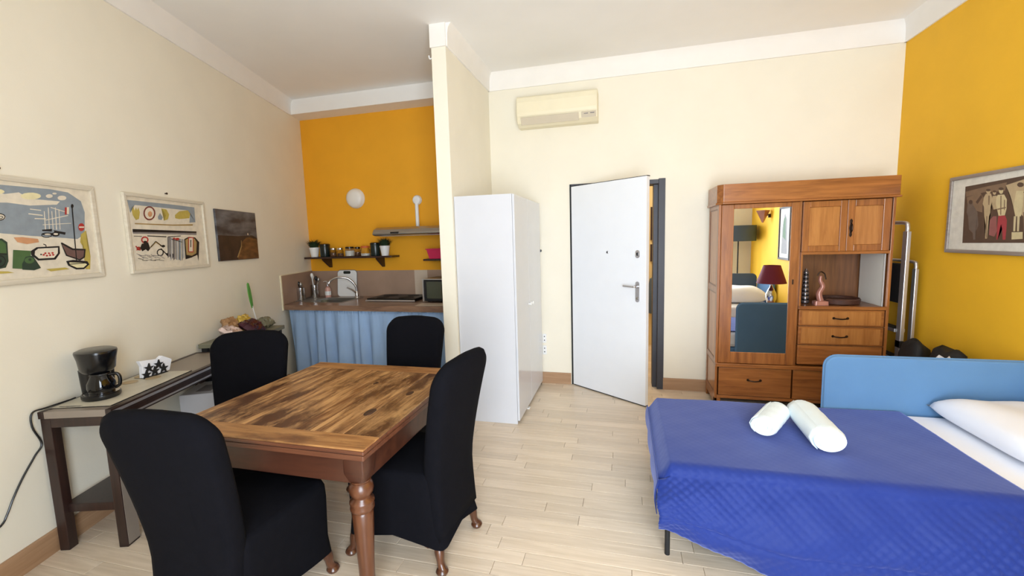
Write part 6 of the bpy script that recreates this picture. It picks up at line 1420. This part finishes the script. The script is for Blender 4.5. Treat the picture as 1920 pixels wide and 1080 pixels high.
q = cushion('pillow', .74, .62, .26, M['sheet'], None, seed=5, pinch=.04); q.location = (1.80, .55, .47); tag(q, 'white pillow on the second daybed, seen in the cabinet mirror', 'pillow')
t = thing('bedside_table', 'small oak bedside table carrying the burgundy lamp, seen in the mirror', 'table', (1.97, 1.60, 0))
boxobj('top', (-.20, .20, -.18, .18, .52, .545), M['oak_cab_h'], t, .004)
boxobj('drawer', (-.17, .17, -.15, .15, .38, .519), M['oak_light'], t, .004)
for sx in (-1, 1):
    for sy in (-1, 1): boxobj('leg', (sx*.17-.02, sx*.17+.02, sy*.15-.02, sy*.15+.02, 0, .519), M['oak_cab'], t, .003)
t = thing('table_lamp', 'table lamp with burgundy shade and shiny base, seen in the mirror', 'lamp', (1.97, 1.60, .545))
bm = B(); lathe(bm, [(.06, 0), (.062, .012), (.035, .03), (.05, .07), (.068, .13), (.066, .19), (.04, .25), (.02, .285), (.016, .31)], (0, 0, 0), 26); obj('base', bm, M['chrome'], t, smooth=True)
bm = B(); lathe(bm, [(.185, .34), (.105, .585), (.101, .585), (.181, .34)], (0, 0, 0), 32, cap=False); bm.faces.ensure_lookup_table(); obj('lamp_shade', bm, M['maroon'], t, smooth=True)
bm = B(); tube(bm, [(0, 0, .305), (0, 0, .56)], .006, 8); box(bm, -.104, .104, -.003, .003, .555, .561); obj('stem', bm, M['chrome'], t)
t = thing('floor_lamp', 'floor lamp with dark grey drum shade, seen in the mirror', 'lamp', (1.985, -.33, 0))
bm = B(); lathe(bm, [(.13, 0), (.13, .015), (.02, .025)], (0, 0, 0), 24); obj('base', bm, M['black_matte'], t, smooth=True)
bm = B(); tube(bm, [(0, 0, .02), (0, 0, 1.70)], .011, 10); obj('pole', bm, M['black_matte'], t, smooth=True)
bm = B(); lathe(bm, [(.285, 1.44), (.285, 1.715), (.281, 1.715), (.281, 1.44)], (0, 0, 0), 32, cap=False); obj('lamp_shade', bm, M['greyblue'], t, smooth=True)
bm = B(); box(bm, -.282, .282, -.004, .004, 1.66, 1.666); box(bm, -.004, .004, -.282, .282, 1.66, 1.666); obj('shade_ring', bm, M['black_matte'], t)
t = thing('wall_sconce', 'small brown conical wall sconce on the yellow wall, seen in the mirror', 'sconce', (XR, .30, 1.74))
bm = B(); lathe(bm, [(.012, 0), (.10, .19), (.105, .20), (.098, .20), (.005, .02)], (-.11, 0, 0), 4, cap=False); obj('shade', bm, M['rose_glass'], t)
bm = B(); box(bm, -.03, 0, -.02, .02, .08, .14); tube(bm, [(-.02, 0, .12), (-.06, 0, .12)], .008, 8); obj('bracket', bm, M['iron'], t)
t = framed('tall_picture', 'tall dark framed print on the yellow wall, seen in the mirror', (XR, 1.02, 1.56), -PI / 2, .46, .78, .03, .025, M['shelf'], M['ink_p_mat'])
print_mesh('print', [('grey', [(-.12, -.3), (.12, -.3), (.10, .1), (.02, .3), (-.08, .2)]), ('green', [(-.05, -.1), (.08, -.05), (.06, .2), (-.02, .25)])], t, 0, 0, -.0127)
